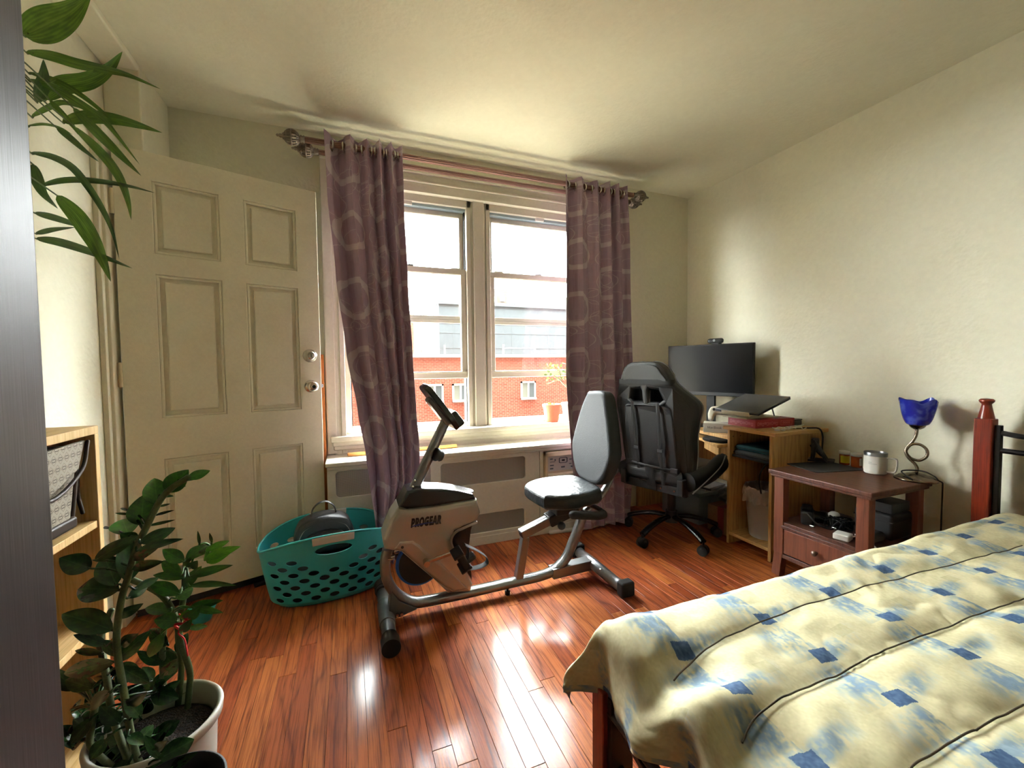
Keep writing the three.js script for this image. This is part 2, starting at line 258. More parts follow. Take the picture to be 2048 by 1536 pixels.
// ---------------------------------------------------------------- radiator cover under the window
{
  const x0 = -0.125, x1 = 1.85, zf = -2.426, t = thing('radiator_cover', 'cream radiator cover with grey mesh grilles under the window', 'radiator cover', V(0.9, 0, -2.53));
  const fp = shapeOf([[x0, 0], [1.135, 0], [1.135, 0.565], [x0, 0.565]]), holes = [[-0.083, 0.395, 0.43, 0.54], [0.49, 0.381, 1.037, 0.527], [0.49, 0.072, 1.03, 0.19], [-0.083, 0.072, 0.43, 0.19]];
  for (const h of holes) fp.holes.push(rrect(h[0], h[1], h[2], h[3], 0.022, THREE.Path));
  wpart('front_panel', extrude(fp, 0.016, 0.002).translate(0, 0, zf - 0.016), M.paint, t);
  const tm = tex(128, 128, (u, v) => { const a = ((u * 16) % 1) - 0.5, b = ((v * 16) % 1) - 0.5, d = Math.max(Math.abs(a), Math.abs(b)); return d < 0.27 ? [92, 87, 80] : [176, 169, 156]; }, 0.08);
  const mesh = std({ map: tm, roughness: 0.55, metalness: 0.2 });
  for (const h of holes) wpart('grille', span(h[0] - 0.01, h[2] + 0.01, h[1] - 0.01, h[3] + 0.01, zf - 0.022, zf - 0.017, 0), mesh, t, { label: 'grey perforated metal grille' });
  wpart('side_panel', span(x0, x0 + 0.016, 0, 0.565, ZW, zf - 0.016, 0.002), M.paint, t);
  const rp = shapeOf([[1.139, 0], [x1, 0], [x1, 0.565], [1.139, 0.565]]); rp.holes.push(rrect(1.165, 0.20, 1.80, 0.545, 0.004, THREE.Path));
  wpart('front_panel', extrude(rp, 0.016, 0.002).translate(0, 0, zf - 0.016), M.paint, t);
  wpart('side_panel', span(x1 - 0.016, x1, 0, 0.565, ZW, zf - 0.016, 0.002), M.paint, t);
  wpart('shelf', [span(x0 - 0.008, x1 + 0.008, 0.571, 0.594, ZW, -2.398, 0.006), span(x0, x1, 0.552, 0.572, -2.45, -2.41, 0.005)], M.paint, t);
  wpart('base_strip', span(x0, x1, 0, 0.052, zf, zf + 0.006, 0.002), M.paint, t);
  // the air conditioner that looks out through the cover
  const a = thing('air_conditioner', 'cream air conditioner with button panel set in the radiator cover', 'air conditioner', V(1.48, 0.21, -2.52)), ac = std({ color: 0xd9cca8, roughness: 0.5 });
  wpart('housing', [span(1.17, 1.795, 0.51, 0.54, -2.60, -2.405, 0.004), span(1.17, 1.188, 0.205, 0.54, -2.60, -2.405, 0.004), span(1.78, 1.795, 0.205, 0.54, -2.60, -2.405, 0.004), span(1.17, 1.795, 0.205, 0.22, -2.60, -2.405, 0.003), span(1.18, 1.79, 0.21, 0.53, -2.60, -2.44, 0)], ac, a);
  const ct = canvasTex(256, 192, (c, W, H) => { c.fillStyle = '#c9cabf'; c.fillRect(0, 0, W, H); c.strokeStyle = '#2a3440'; c.lineWidth = 7; c.beginPath(); c.roundRect(98, 30, 62, 66, 12); c.stroke(); c.fillStyle = '#1b2226'; c.fillRect(118, 52, 24, 24); c.fillStyle = '#4a5a60'; for (const [x, y, w, h] of [[24, 28, 22, 18], [24, 70, 40, 8], [60, 40, 10, 26], [178, 54, 22, 12], [208, 54, 22, 12], [24, 110, 30, 16], [24, 150, 26, 18], [112, 140, 30, 20], [176, 110, 20, 10], [206, 110, 20, 10], [190, 146, 26, 18], [222, 146, 16, 18]]) c.fillRect(x, y, w, h); });
  wpart('control_panel', sheet(1, 1, (u, v) => V(1.195 + u * 0.24, 0.505 - v * 0.10, -2.4385), (u, v) => [u, 1 - v]), std({ map: ct, roughness: 0.4 }), a, { uv: true, label: 'button panel with dark symbols' });
  for (let k = 0; k < 8; k++) wpart('louvre', bar(V(1.195, 0.385 - k * 0.021, -2.425), V(1.775, 0.385 - k * 0.021, -2.425), 0.026, 0.006, V(0, -0.5, 1), 0.002), ac, a);
}
// pale window-prop stick lying on the cover's shelf
{
  const p = atY(695, 908, 0.60), q = atY(908, 889, 0.60), tw = std({ map: woodTex([196, 128, 56], [236, 178, 104], 61, 0.15), roughness: 0.55 });
  const t = thing('wooden_stick', 'long pale wooden stick lying on the radiator cover shelf', 'stick', V((p.x + q.x) / 2, 0.594, -2.54));
  wpart('stick', bar(V(p.x, 0.606, -2.545), V(q.x, 0.606, -2.545), 0.022, 0.02, V(0, 0, 1), 0.006), tw, t, { swap: true });
  const l = thing('wooden_lath', 'thin orange wooden lath standing upright beside the open door', 'lath', V(-0.146, 0, -2.60));
  wpart('lath', [span(-0.157, -0.135, 0.0, 1.18, -2.625, -2.60, 0.002)], std({ map: woodTex([168, 88, 30], [206, 128, 58], 63, 0.15), roughness: 0.6 }), l);
}

// ---------------------------------------------------------------- the open door
{
  const W = 0.80, H0 = 0.045, H1 = 2.052, T = 0.036, turn = 18 * Math.PI / 180;
  const d = new THREE.Group(); d.name = 'door_1'; scene.add(d); d.position.set(-0.915, 0, -2.294); d.rotation.y = turn; d.userData = { kind: 'structure', label: 'cream six-panel entrance door standing open', category: 'door' }; rootAt.set(d, d);
  const rows = [[1.615, 1.93], [0.885, 1.525], [0.195, 0.70]], cols = [[0.125, 0.365], [0.465, 0.695]];
  const s = shapeOf([[0, H0], [W, H0], [W, H1], [0, H1]]);
  for (const r of rows) for (const c of cols) { const h = new THREE.Path(); h.moveTo(c[0], r[0]); h.lineTo(c[0], r[1]); h.lineTo(c[1], r[1]); h.lineTo(c[1], r[0]); s.holes.push(h); }
  part('leaf', extrude(s, T, 0.003, 2), M.door, d);
  for (const r of rows) for (const c of cols) {
    const i = 0.030, q = shapeOf([[c[0], r[0]], [c[1], r[0]], [c[1], r[1]], [c[0], r[1]]]), h = new THREE.Path(); h.moveTo(c[0] + 0.012, r[0] + 0.012); h.lineTo(c[0] + 0.012, r[1] - 0.012); h.lineTo(c[1] - 0.012, r[1] - 0.012); h.lineTo(c[1] - 0.012, r[0] + 0.012); q.holes.push(h);
    part('panel', [span(c[0] - 0.004, c[1] + 0.004, r[0] - 0.004, r[1] + 0.004, 0.006, 0.018, 0), extrude(q, 0.014, 0.0045, 3).translate(0, 0, 0.0175),
      extrude(shapeOf([[c[0] + i, r[0] + i], [c[1] - i, r[0] + i], [c[1] - i, r[1] - i], [c[0] + i, r[1] - i]]), 0.012, 0.0055, 2).translate(0, 0, 0.017)], M.door, d);
  }
  const kn = (y, k) => { const g = [lathe([[0, 0.064], [0.012, 0.064], [0.024, 0.058], [0.028, 0.046], [0.024, 0.034], [0.013, 0.026], [0.012, 0.010], [0.031, 0.008], [0.034, 0.0]], 36)], h = [lathe([[0, 0.03], [0.016, 0.03], [0.022, 0.024], [0.026, 0.012], [0.034, 0.008], [0.036, 0.0]], 36)]; return (k ? g : h).map((x) => x.rotateX(Math.PI / 2).translate(0.745, y, T)); };
  const kb = part('door_knob', kn(1.005, 1), M.chrome, d, { label: 'round satin steel door knob' }); part('keyhole', [cyl(0.009, 0.009, 0.006, 0, 0, 0, 20).rotateX(Math.PI / 2).translate(0.745, 1.005, T + 0.06), span(0.7435, 0.7465, 1.0, 1.010, T + 0.064, T + 0.0665, 0)], M.dark, kb);
  const db = part('deadbolt', kn(1.17, 0), M.chrome, d, { label: 'round steel deadbolt cylinder' }); part('keyhole', [span(0.7435, 0.7465, 1.162, 1.176, T + 0.028, T + 0.0308, 0)], M.dark, db);
  part('latch', [span(W - 0.002, W + 0.010, 0.995, 1.015, 0.010, 0.026, 0.003)], M.chrome, d);
  const hm = std({ color: 0xd8cba8, roughness: 0.5 });
  for (const y of [0.22, 1.03, 1.76]) { const h = part('hinge', [cyl(0.0065, 0.0065, 0.105, -0.004, y, T + 0.002, 14), span(-0.055, -0.006, y, y + 0.105, T - 0.004, T, 0.001)], hm, d); part('screw', [0.018, 0.05, 0.085].map((q, k) => cyl(0.0045, 0.0045, 0.002, 0, 0, 0, 12).rotateX(Math.PI / 2).translate(k === 1 ? -0.043 : -0.026, y + q, T)), M.pewter, h); }
  part('bottom_seal', [span(0.01, W - 0.01, 0.012, H0 + 0.002, 0.008, T - 0.008, 0.002)], M.rubber, d, { label: 'black rubber strip under the door' });
  struct('trim_3', [span(XL, -0.918, 0, 2.09, -2.315, -2.225, 0.004), span(XL, -0.93, 0, 2.09, -2.232, -2.205, 0.003), span(XL, -0.90, 2.06, 2.12, -2.328, -2.19, 0.004)], M.door, 'cream door frame post carrying the hinges', 'door frame');
}
struct('baseboard_right', [span(XR - 0.014, XR, 0, 0.09, ZW, ZB, 0.004)], M.paint, 'cream baseboard along the wall behind the bed', 'baseboard');
struct('baseboard_left', [span(XL, XL + 0.014, 0, 0.09, -2.2, ZB, 0.004)], M.paint, 'cream baseboard along the bookcase wall', 'baseboard');

// ---------------------------------------------------------------- the houses across the street
{
  const brick = (c1, c2, mortar, s) => tex(512, 512, (u, v) => { const row = Math.floor(v * 24), a = (u * 8 + (row % 2) * 0.5) % 1, b = (v * 24) % 1, col = Math.floor(u * 8 + (row % 2) * 0.5) % 8; if (a < 0.055 || b < 0.15) return mortar; const k = hash(col, row, s), n = (fbm(u, v, 60, 60, s, 2) - 0.5) * 26; const c = lerp3(c1, c2, k); return c.map((x) => x + n); }, 1.68, true, 1.68);
  const bRed = std({ map: brick([122, 55, 38], [142, 71, 51], [138, 112, 97], 5), roughness: 0.9 }), bTan = std({ map: brick([62, 50, 42], [74, 61, 53], [80, 74, 68], 6), roughness: 0.9 });
  const fr = std({ color: 0xb5b0a4, roughness: 0.6 }), blind = std({ color: 0x6a6e64, roughness: 0.5 }), pane = std({ color: 0x4a5254, roughness: 0.15 });
  { const s = shapeOf([[-150, -12], [150, -12], [150, 45], [-150, 45]]), h = new THREE.Path(); h.moveTo(WX0 - 0.12, WY0 - 0.10); h.lineTo(WX0 - 0.12, WY1 + 0.16); h.lineTo(WX1 + 0.12, WY1 + 0.16); h.lineTo(WX1 + 0.12, WY0 - 0.10); s.holes.push(h);
    const o = part('street_front', [new THREE.ExtrudeGeometry(s, { depth: 0.1, bevelEnabled: false }).translate(0, 0, ZO - 0.1)], std({ map: brick([62, 54, 50], [74, 64, 58], [84, 78, 74], 8), roughness: 0.9 }), scene); o.userData.kind = 'structure'; tag(o, 'dark brick street front of this house, outside the window', 'facade'); }
  const Z = -17, top = atZ(960, 709, Z).y;
  const b = thing('brick_house', 'red brick house across the street with small sliding windows', 'building', V(4, -12, Z - 4));
  wpart('wall', [span(-9, 20, -12, top - 0.12, Z - 8, Z, 0)], bRed, b);
  wpart('roof', [span(-8.9, 19.9, top - 0.13, top - 0.10, Z - 7.9, Z - 0.3, 0)], std({ color: 0x2b2b2c, roughness: 0.95 }), b, { label: 'dark tar roof' });
  wpart('coping', [span(-9.1, 20.1, top - 0.12, top, Z - 0.35, Z + 0.06, 0), span(-9.1, 20, top - 0.12, top, Z - 8, Z - 7.7, 0)], std({ color: 0xb4aea2, roughness: 0.8 }), b, { label: 'pale coping on the parapet' });
  for (const [x0, y0, x1, y1] of [[851, 769, 887, 805], [904, 768, 938, 803], [1041, 763, 1071, 798], [716, 776, 752, 812], [1180, 760, 1212, 794]]) {
    const p = atZ(x0, y0, Z), q = atZ(x1, y1, Z), xm = (p.x + q.x) / 2;
    const w = wpart('window', [span(p.x, q.x, p.y - 0.07, p.y, Z, Z + 0.06, 0), span(p.x, q.x, q.y, q.y + 0.09, Z, Z + 0.12, 0), span(p.x, p.x + 0.07, q.y, p.y, Z, Z + 0.06, 0), span(q.x - 0.07, q.x, q.y, p.y, Z, Z + 0.06, 0), span(xm - 0.04, xm + 0.04, q.y, p.y, Z, Z + 0.05, 0)], fr, b);
    wpart('pane', [span(p.x + 0.05, xm, q.y + 0.05, p.y - 0.05, Z, Z + 0.02, 0)], blind, w); wpart('pane', [span(xm, q.x - 0.05, q.y + 0.05, p.y - 0.05, Z, Z + 0.02, 0)], pane, w);
  }
  const post = (x, y0, y1) => wpart('roof_post', [span(atZ(x, y0, Z).x - 0.03, atZ(x, y0, Z).x + 0.03, top - 0.05, atZ(x, y0, Z).y, Z - 0.3, Z - 0.24, 0)], M.steel, b);
  post(892, 689); post(1011, 688); post(1075, 689);
  wpart('roof_rail', [rod(V(atZ(1011, 696, Z).x, atZ(1011, 696, Z).y, Z - 0.27), V(atZ(1075, 696, Z).x, atZ(1075, 696, Z).y, Z - 0.27), 0.02)], M.white, b);

  const G = -30, gt = atZ(877, 602, G).y, gx = atZ(877, 602, G).x, g = thing('grey_house', 'pale grey rendered block rising behind the brick house', 'building', V(gx + 12, -12, G - 12));
  const gm = std({ map: grainTex([70, 78, 81], 7, 21, 4), roughness: 0.9 }), seam = std({ color: 0x4c5456, roughness: 0.9 });
  wpart('wall', [span(gx, gx + 34, -12, gt, G - 26, G, 0)], gm, g);
  wpart('cornice', [span(gx - 0.1, gx + 34, gt - 0.2, gt + 0.05, G - 26, G + 0.1, 0)], seam, g);
  for (const k of [650, 668, 697]) { const y = atZ(1000, k, G).y; wpart('wall_joint', [span(gx, gx + 34, y, y + 0.05, G, G + 0.015, 0)], seam, g); }
  for (const x of [906, 1023, 1060, 1096]) { const q = atZ(x, 650, G).x; wpart('wall_joint', [span(q, q + 0.05, -2, gt - 1.4, G, G + 0.015, 0)], seam, g); }
  for (let i = 0; i < 5; i++) for (const y of [2.0, 5.2]) { const zz = G - 3.2 - i * 4.2; const w = wpart('window', [span(gx - 0.08, gx, y - 0.1, y + 1.7, zz - 1.3, zz + 1.3, 0)], fr, g); wpart('pane', [span(gx - 0.1, gx - 0.04, y, y + 1.6, zz - 1.2, zz + 1.2, 0)], pane, w); }
  const fe = wpart('fire_escape', [0, 1].map((k) => span(gx - 1.3, gx - 0.1, 1.4 + k * 3.2, 1.55 + k * 3.2, G - 9, G - 1.5, 0)), M.white, g);
  for (let k = 0; k < 2; k++) wpart('railing', [rod(V(gx - 1.3, 2.5 + k * 3.2, G - 9), V(gx - 1.3, 2.5 + k * 3.2, G - 1.5), 0.05), ...[0, 1, 2, 3, 4].map((i) => rod(V(gx - 1.3, 1.5 + k * 3.2, G - 9 + i * 1.87), V(gx - 1.3, 2.5 + k * 3.2, G - 9 + i * 1.87), 0.04))], M.white, fe);
  const K = -44, k0 = atZ(981, 577, K), k1 = atZ(1016, 612, K), h = thing('roof_bulkhead', 'tan brick stair bulkhead above the grey roof', 'building', V((k0.x + k1.x) / 2, -12, K - 2));
  wpart('wall', [span(k0.x, k1.x, -12, k0.y, K - 4, K, 0)], bTan, h);
  wpart('door', [span(k0.x + 0.1, atZ(993, 600, K).x, k1.y - 2, atZ(985, 592, K).y, K, K + 0.06, 0)], std({ color: 0xa9aba6, roughness: 0.7 }), h);
  const wq = atZ(1000, 592, K), wr = atZ(1009, 603, K), ww = wpart('window', [span(wq.x, wr.x, wr.y, wq.y, K, K + 0.1, 0)], fr, h); wpart('pane', [span(wq.x + 0.15, wr.x - 0.15, wr.y + 0.15, wq.y - 0.15, K, K + 0.14, 0)], pane, ww);
  const far = thing('far_house', 'pale distant block at the edge of the right curtain', 'building', V(atZ(1125, 600, -60).x + 3, -12, -63)); wpart('wall', [span(atZ(1114, 594, -60).x, atZ(1114, 594, -60).x + 9, -12, atZ(1114, 594, -60).y, -66, -60, 0)], gm, far);
  for (const [x, y0, z, n] of [[841, 606, -29, 'thin rooftop pole left of the grey block'], [1029, 598, -33, 'thin rooftop pole beside the brick bulkhead']]) { const p = atZ(x, y0, z); const t = thing('roof_pole', n, 'pole', V(p.x, -12, z)); wpart('pole', [rod(V(p.x, -12, z), p, 0.06, 10)], M.steel, t); }
  const L = thing('red_chimney_house', 'narrow red house showing at the edge of the left curtain', 'building', V(atZ(800, 650, -27).x, -12, -28)); wpart('wall', [span(atZ(800, 650, -27).x - 5, atZ(827, 650, -27).x, -12, atZ(826, 641, -27).y, -30, -27, 0)], bRed, L);
  const st = part('street_ground', [span(-160, 160, -12.3, -12, -140, 20, 0)], std({ map: grainTex([70, 70, 69], 10, 24, 6), roughness: 0.95 }), scene); st.userData.kind = 'structure'; tag(st, 'grey street ground far below the window', 'ground');
}

// ---------------------------------------------------------------- curtain rods and curtains
function finial(p, dir) {      // pierced ball on a turned neck, pointing along dir (+1 / -1 on x)
  const g = [], R = 0.036, c = 0.062;
  for (let k = 0; k < 8; k++) g.push(new THREE.TorusGeometry(R, 0.0042, 6, 26).rotateX(k * Math.PI / 8).translate(c, 0, 0));
  for (const [x, r] of [[-0.022, 0.028], [0.0, 0.0365], [0.022, 0.028]]) g.push(new THREE.TorusGeometry(r, 0.0045, 6, 26).rotateY(Math.PI / 2).translate(c + x, 0, 0));
  g.push(lathe([[0, 0], [0.016, 0], [0.019, 0.006], [0.014, 0.012], [0.020, 0.018], [0.013, 0.026], [0, 0.028]], 24).rotateZ(-Math.PI / 2));
  g.push(lathe([[0, 0], [0.015, 0.002], [0.017, 0.008], [0.008, 0.014], [0.010, 0.02], [0.005, 0.03], [0.007, 0.035], [0, 0.042]], 20).rotateZ(-Math.PI / 2).translate(c + 0.032, 0, 0));
  return g.map((x) => { if (dir < 0) x.rotateY(Math.PI); return x.translate(p.x, p.y, p.z); });
}
const RODF = { y: 2.302, z: -2.47, r: 0.0145 }, RODB = { y: 2.288, z: -2.555, r: 0.012 };
for (const [R, xa, xb, label] of [[RODF, -0.185, 1.905, 'front ribbed bronze curtain rod carrying the curtains'], [RODB, -0.125, 1.915, 'rear ribbed bronze curtain rod, empty, nearer the window wall']]) {
  const t = thing('curtain_rod', label, 'curtain rod', V((xa + xb) / 2, R.y, R.z), 0, 'double curtain rods');
  const g = [rod(V(xa, R.y, R.z), V(xb, R.y, R.z), R.r * 0.9, 20)];
  for (let k = 0; k < 10; k++) { const a = k / 10 * 2 * Math.PI; g.push(rod(V(xa, R.y + Math.cos(a) * R.r * 0.9, R.z + Math.sin(a) * R.r * 0.9), V(xb, R.y + Math.cos(a) * R.r * 0.9, R.z + Math.sin(a) * R.r * 0.9), 0.0028, 6)); }
  wpart('rod', g, M.bronze, t);
  wpart('finial', finial(V(xa, R.y, R.z), -1), M.pewter, t, { label: 'pierced pewter ball finial' }); wpart('finial', finial(V(xb, R.y, R.z), 1), M.pewter, t, { label: 'pierced pewter ball finial' });
}
for (const [x, n] of [[-0.06, 'bronze rod bracket behind the left curtain'], [1.80, 'bronze rod bracket behind the right curtain']]) { const t = thing('rod_bracket', n, 'bracket', V(x, 2.29, ZW)); wpart('bracket', [span(x - 0.012, x + 0.012, 2.24, 2.32, ZW, ZW + 0.006, 0.002), span(x - 0.006, x + 0.006, 2.265, 2.277, ZW, -2.455, 0.002), span(x - 0.008, x + 0.008, 2.27, 2.29, -2.49, -2.45, 0.002)], M.bronze, t); }
{
  const draw = (c, W, H) => {
    c.fillStyle = '#ae93a8'; c.fillRect(0, 0, W, H);
    for (let i = 0; i < 2600; i++) { c.fillStyle = `rgba(${rnd() < 0.5 ? '180,150,160' : '110,82,92'},${rr(0.03, 0.12)})`; c.fillRect(rnd() * W, rnd() * H, rr(1, 3), rr(20, 160)); }
    const ring = (x, y, r, lw, col) => { for (const ox of [-W, 0, W]) for (const oy of [-H, 0, H]) { c.strokeStyle = col; c.lineWidth = lw; c.beginPath(); c.arc(x + ox, y + oy, r, 0, 7); c.stroke(); } };
    for (const [x, y, r] of [[140, 130, 92], [390, 300, 92], [150, 470, 84], [400, 640, 92], [130, 810, 92], [380, 960, 84]]) ring(x, y, r, 30, 'rgba(208,194,202,0.85)');
    for (let i = 0; i < 46; i++) ring(rnd() * W, rnd() * H, rr(28, 74), 2.6, 'rgba(212,198,204,0.7)');
  };
  const map = canvasTex(512, 1024, draw), bump = tFine;
  map.anisotropy = 4;
  const fab = phy({ map, roughness: 0.55, sheen: 0.6, sheenColor: new THREE.Color(0.5, 0.42, 0.45), sheenRoughness: 0.4, side: THREE.DoubleSide });
  // edges: list of [py, px of left edge, px of right edge]; folds: how the width is shared between pleats
  function curtain(label, rows, folds, flat, amp, zTop, zBot, grom) {
    const NV = 90, NU = 220, t = thing('curtain', label, 'curtain', V(0, 0, zBot));
    const at = (k, v) => { const y = mix(rows[0][0], rows[rows.length - 1][0], v); let i = 0; while (i < rows.length - 2 && y > rows[i + 1][0]) i++; const a = rows[i], b = rows[i + 1]; return mix(a[k], b[k], sstep(0, 1, (y - a[0]) / (b[0] - a[0])) * 0.5 + 0.5 * (y - a[0]) / (b[0] - a[0])); };
    const yTop = 2.352, yBot = 0.03, cum = [0]; for (const f of folds) cum.push(cum[cum.length - 1] + f); const tot = cum[cum.length - 1], n = folds.length;
    const phase = (u) => { const s = u * tot; let i = 0; while (i < n - 1 && s > cum[i + 1]) i++; return i + (s - cum[i]) / folds[i]; };
    const cache = {}; const edge = (v) => { const kk = Math.round(v * 900); if (cache[kk]) return cache[kk]; const y = mix(yTop, yBot, v), z = mix(zTop, zBot, sstep(0.0, 0.85, v)); let lo = null, hi = null; // find the picture row of this height, then the two edges
      const mid = V(mix(flat[0], flat[1], v), y, z), py = toPix(mid)[1], vv = clamp((py - rows[0][0]) / (rows[rows.length - 1][0] - rows[0][0]), 0, 1); lo = atZ(at(1, vv), py, z).x; hi = atZ(at(2, vv), py, z).x; return cache[kk] = [lo, hi, y, z]; };
    const f = (u, v) => {
      const [lo, hi, y, z] = edge(v), ph = phase(u), cw = Math.cos(ph * 2 * Math.PI), w = Math.sign(cw) * Math.pow(Math.abs(cw), 0.6), A = amp * mix(1, 0.75, v) * (0.75 + 0.25 * Math.sin(ph * 2.1 + 1));
      const wob = 0.006 * Math.sin(v * 9 + u * 14) * v, sx = -Math.sin(ph * 4 * Math.PI) * 0.10 * (hi - lo) / n;
      let yy = y; if (v < 0.05) yy -= (1 - Math.max(0, w)) * 0.006 * (1 - v / 0.05);
      return V(mix(lo, hi, u) + sx + wob, yy, z + A * w + wob);
    };
    const g = sheet(NU, NV, f, (u, v) => [phase(u) * 0.25 + 0.07, 1 - v * 2.1]);
    wpart('fabric', g, fab, t, { uv: true });
    for (let k = 0; k < n; k++) for (const h of [0.25, 0.75]) { const u = (cum[k] + folds[k] * h) / tot, p = f(u, 0.022); wpart('grommet', new THREE.TorusGeometry(0.024, 0.0055, 10, 28).rotateY(Math.PI / 2 + (h < 0.5 ? 0.35 : -0.35)).translate(p.x, RODF.y - 0.008, RODF.z), M.chrome, t, { label: 'shiny metal grommet' }); }
    wpart('hem', sheet(NU, 1, (u, v) => f(u, 1 - v * 0.012).add(V(0, 0, 0.0015)), (u, v) => [phase(u) * 0.25, v * 0.02]), fab, t, { uv: true });
    return t;
  }
  curtain('mauve ring-patterned curtain swept aside, hanging beside the door', [[262, 648, 802], [400, 655, 806], [560, 672, 815], [700, 693, 824], [820, 716, 830], [900, 730, 836], [960, 738, 836], [1040, 748, 806], [1110, 752, 800]], [1.7, 1.1, 0.85, 0.8, 0.8], [0.11, 0.29], 0.05, -2.47, -2.335);
  curtain('mauve ring-patterned curtain hanging straight behind the black chair', [[346, 1125, 1250], [500, 1126, 1256], [750, 1128, 1262], [900, 1136, 1262], [1040, 1150, 1258], [1110, 1152, 1258]], [1.3, 1.3, 0.9, 0.8, 0.8], [1.6, 1.6], 0.046, -2.47, -2.335);
}

// ---------------------------------------------------------------- recumbent exercise bike
{
  const ZC = -1.84, z6 = (x, y, z = ZC) => atZ(500 + x / 2.56, 750 + y / 2.56, z), z8 = (x, y, z) => atZ(760 + x / 4.388, 900 + y / 4.388, z);
  const b = thing('exercise_bike', 'silver recumbent exercise bike with black seat and console', 'exercise bike', V(0.66, 0, ZC));
  const sil = std({ color: 0x8a8c8d, roughness: 0.3, metalness: 0.85 }), shell = std({ color: 0xb8b4ab, roughness: 0.3, metalness: 0.35, bumpMap: tFine, bumpScale: 0.0001 }), shellLow = std({ color: 0xb8aea2, roughness: 0.24, metalness: 0.35 });
  // main tube
  const path = [[705, 890], [692, 960], [700, 1040], [745, 1115], [830, 1160], [930, 1152], [1120, 1112], [1330, 1064], [1480, 1030], [1560, 996], [1618, 935], [1655, 850], [1685, 770], [1712, 690]].map((p) => z6(p[0], p[1]));
  const tubeM = wpart('main_tube', ovalTube(path, 0.026, 0.022, V(0, 0, 1), 110, 20, 0.8), sil, b);
  wpart('adjuster_foot', [rod(z6(1318, 1085), z6(1318, 1108), 0.006), rod(z6(1318, 1105), z6(1318, 1132), 0.013)], M.black, tubeM);
  // floor bars
  const fs = wpart('front_stabilizer', [rod(V(0.122, 0.032, -2.05), V(0.122, 0.032, -1.64), 0.028, 28)], sil, b);
  for (const z of [-2.055, -1.635]) wpart('end_cap', [new THREE.CylinderGeometry(0.036, 0.036, 0.055, 28).rotateX(Math.PI / 2).translate(0.122, 0.036, z + (z < -1.8 ? -0.012 : 0.012)), new THREE.CylinderGeometry(0.032, 0.032, 0.07, 28).rotateX(Math.PI / 2).translate(0.122, 0.036, z)], M.rubber, fs, { label: 'black rubber end cap' });
  for (const [z0, z1] of [[-1.75, -1.68], [-2.03, -1.965]]) wpart('sticker', new THREE.CylinderGeometry(0.0286, 0.0286, z1 - z0, 24, 1, true, 0.2, 1.9).rotateX(Math.PI / 2).translate(0.122, 0.032, (z0 + z1) / 2), M.white, fs, { label: 'white warning sticker' });
  const gus = shapeOf([[z6(700, 1190).x, 0.02], [z6(720, 1075).x, z6(720, 1085).y], [z6(760, 1135).x, z6(760, 1135).y], [z6(850, 1170).x, z6(850, 1178).y], [z6(760, 1250).x, 0.025]]);
  wpart('front_bracket', [extrude(gus, 0.07, 0.004).translate(0, 0, ZC - 0.035), rod(V(0.122, 0.032, -1.92), V(0.122, 0.032, -1.76), 0.033, 24)], std({ color: 0x6f7375, roughness: 0.4, metalness: 0.6 }), b);
  wpart('bolt', [0, 1].map((k) => cyl(0.007, 0.007, 0.012, 0, 0, 0, 12).rotateX(Math.PI / 2).translate(0.165 + k * 0.018, 0.045, -1.80)), M.chrome, b);
  const rs = wpart('rear_stabilizer', [ovalTube([V(1.205, 0.032, -1.62), V(1.195, 0.034, -1.68), V(1.165, 0.062, -1.77), V(1.155, 0.072, -1.84), V(1.165, 0.062, -1.91), V(1.195, 0.034, -2.0), V(1.205, 0.032, -2.06)], 0.028, 0.028, V(1, 0, 0), 60, 20)], sil, b);
  for (const z of [-1.615, -2.065]) wpart('end_cap', [span(1.168, 1.242, 0.0, 0.072, z - 0.026, z + 0.026, 0.012)], M.rubber, rs, { label: 'black rubber end cap' });
  wpart('rear_bracket', [bar(z6(1540, 1010), V(1.16, 0.07, ZC), 0.06, 0.05), cyl(0.006, 0.006, 0.01, 0, 0, 0, 12).rotateX(Math.PI / 2).translate(1.15, 0.075, -1.75)], sil, b);
  // flywheel
  const fc = z8(345, 985, -1.84), fr = 0.098;
  const fl = wpart('flywheel', [new THREE.CylinderGeometry(fr - 0.008, fr - 0.008, 0.03, 48).rotateX(Math.PI / 2).translate(fc.x, fc.y, ZC)], M.black, b, { label: 'black flywheel disc' });
  wpart('rim', new THREE.TorusGeometry(fr - 0.006, 0.011, 12, 64).translate(fc.x, fc.y, ZC), std({ color: 0x1c5fb4, roughness: 0.3 }), fl, { label: 'blue flywheel rim' });
  wpart('axle_bolt', [rod(z8(95, 940, -1.80), z8(125, 935, -1.80), 0.008), rod(z8(70, 960, -1.80), z8(115, 955, -1.80), 0.005)], M.chrome, fl);
  // shell
  const zn = -1.765, out = (l, z = zn) => l.map((p) => { const q = z8(p[0], p[1], z); return [q.x, q.y]; });
  const body = shapeOf(out([[165, 512], [240, 532], [500, 500], [855, 437], [890, 560], [850, 632], [740, 676], [660, 718], [622, 790], [640, 866], [700, 950], [765, 1070], [818, 1185], [800, 1254], [602, 1268], [480, 1150], [300, 1000], [190, 905], [40, 880], [28, 795], [95, 620]]));
  const bodyM = wpart('shell', extrude(body, 0.15, 0.022, 5).translate(0, 0, ZC - 0.075), shell, b, { label: 'silver moulded shell' });
  const lower = shapeOf(out([[170, 800], [290, 790], [350, 830], [420, 900], [560, 1010], [780, 1215], [640, 1250], [480, 1140], [310, 990], [200, 895], [120, 872]]));
  wpart('lower_facet', extrude(lower, 0.16, 0.012, 3).translate(0, 0, ZC - 0.08), shellLow, bodyM);
  const inner = shapeOf(out([[845, 625], [812, 720], [798, 850], [803, 1000], [822, 1170], [770, 1080], [640, 910], [590, 800], [620, 690]]));
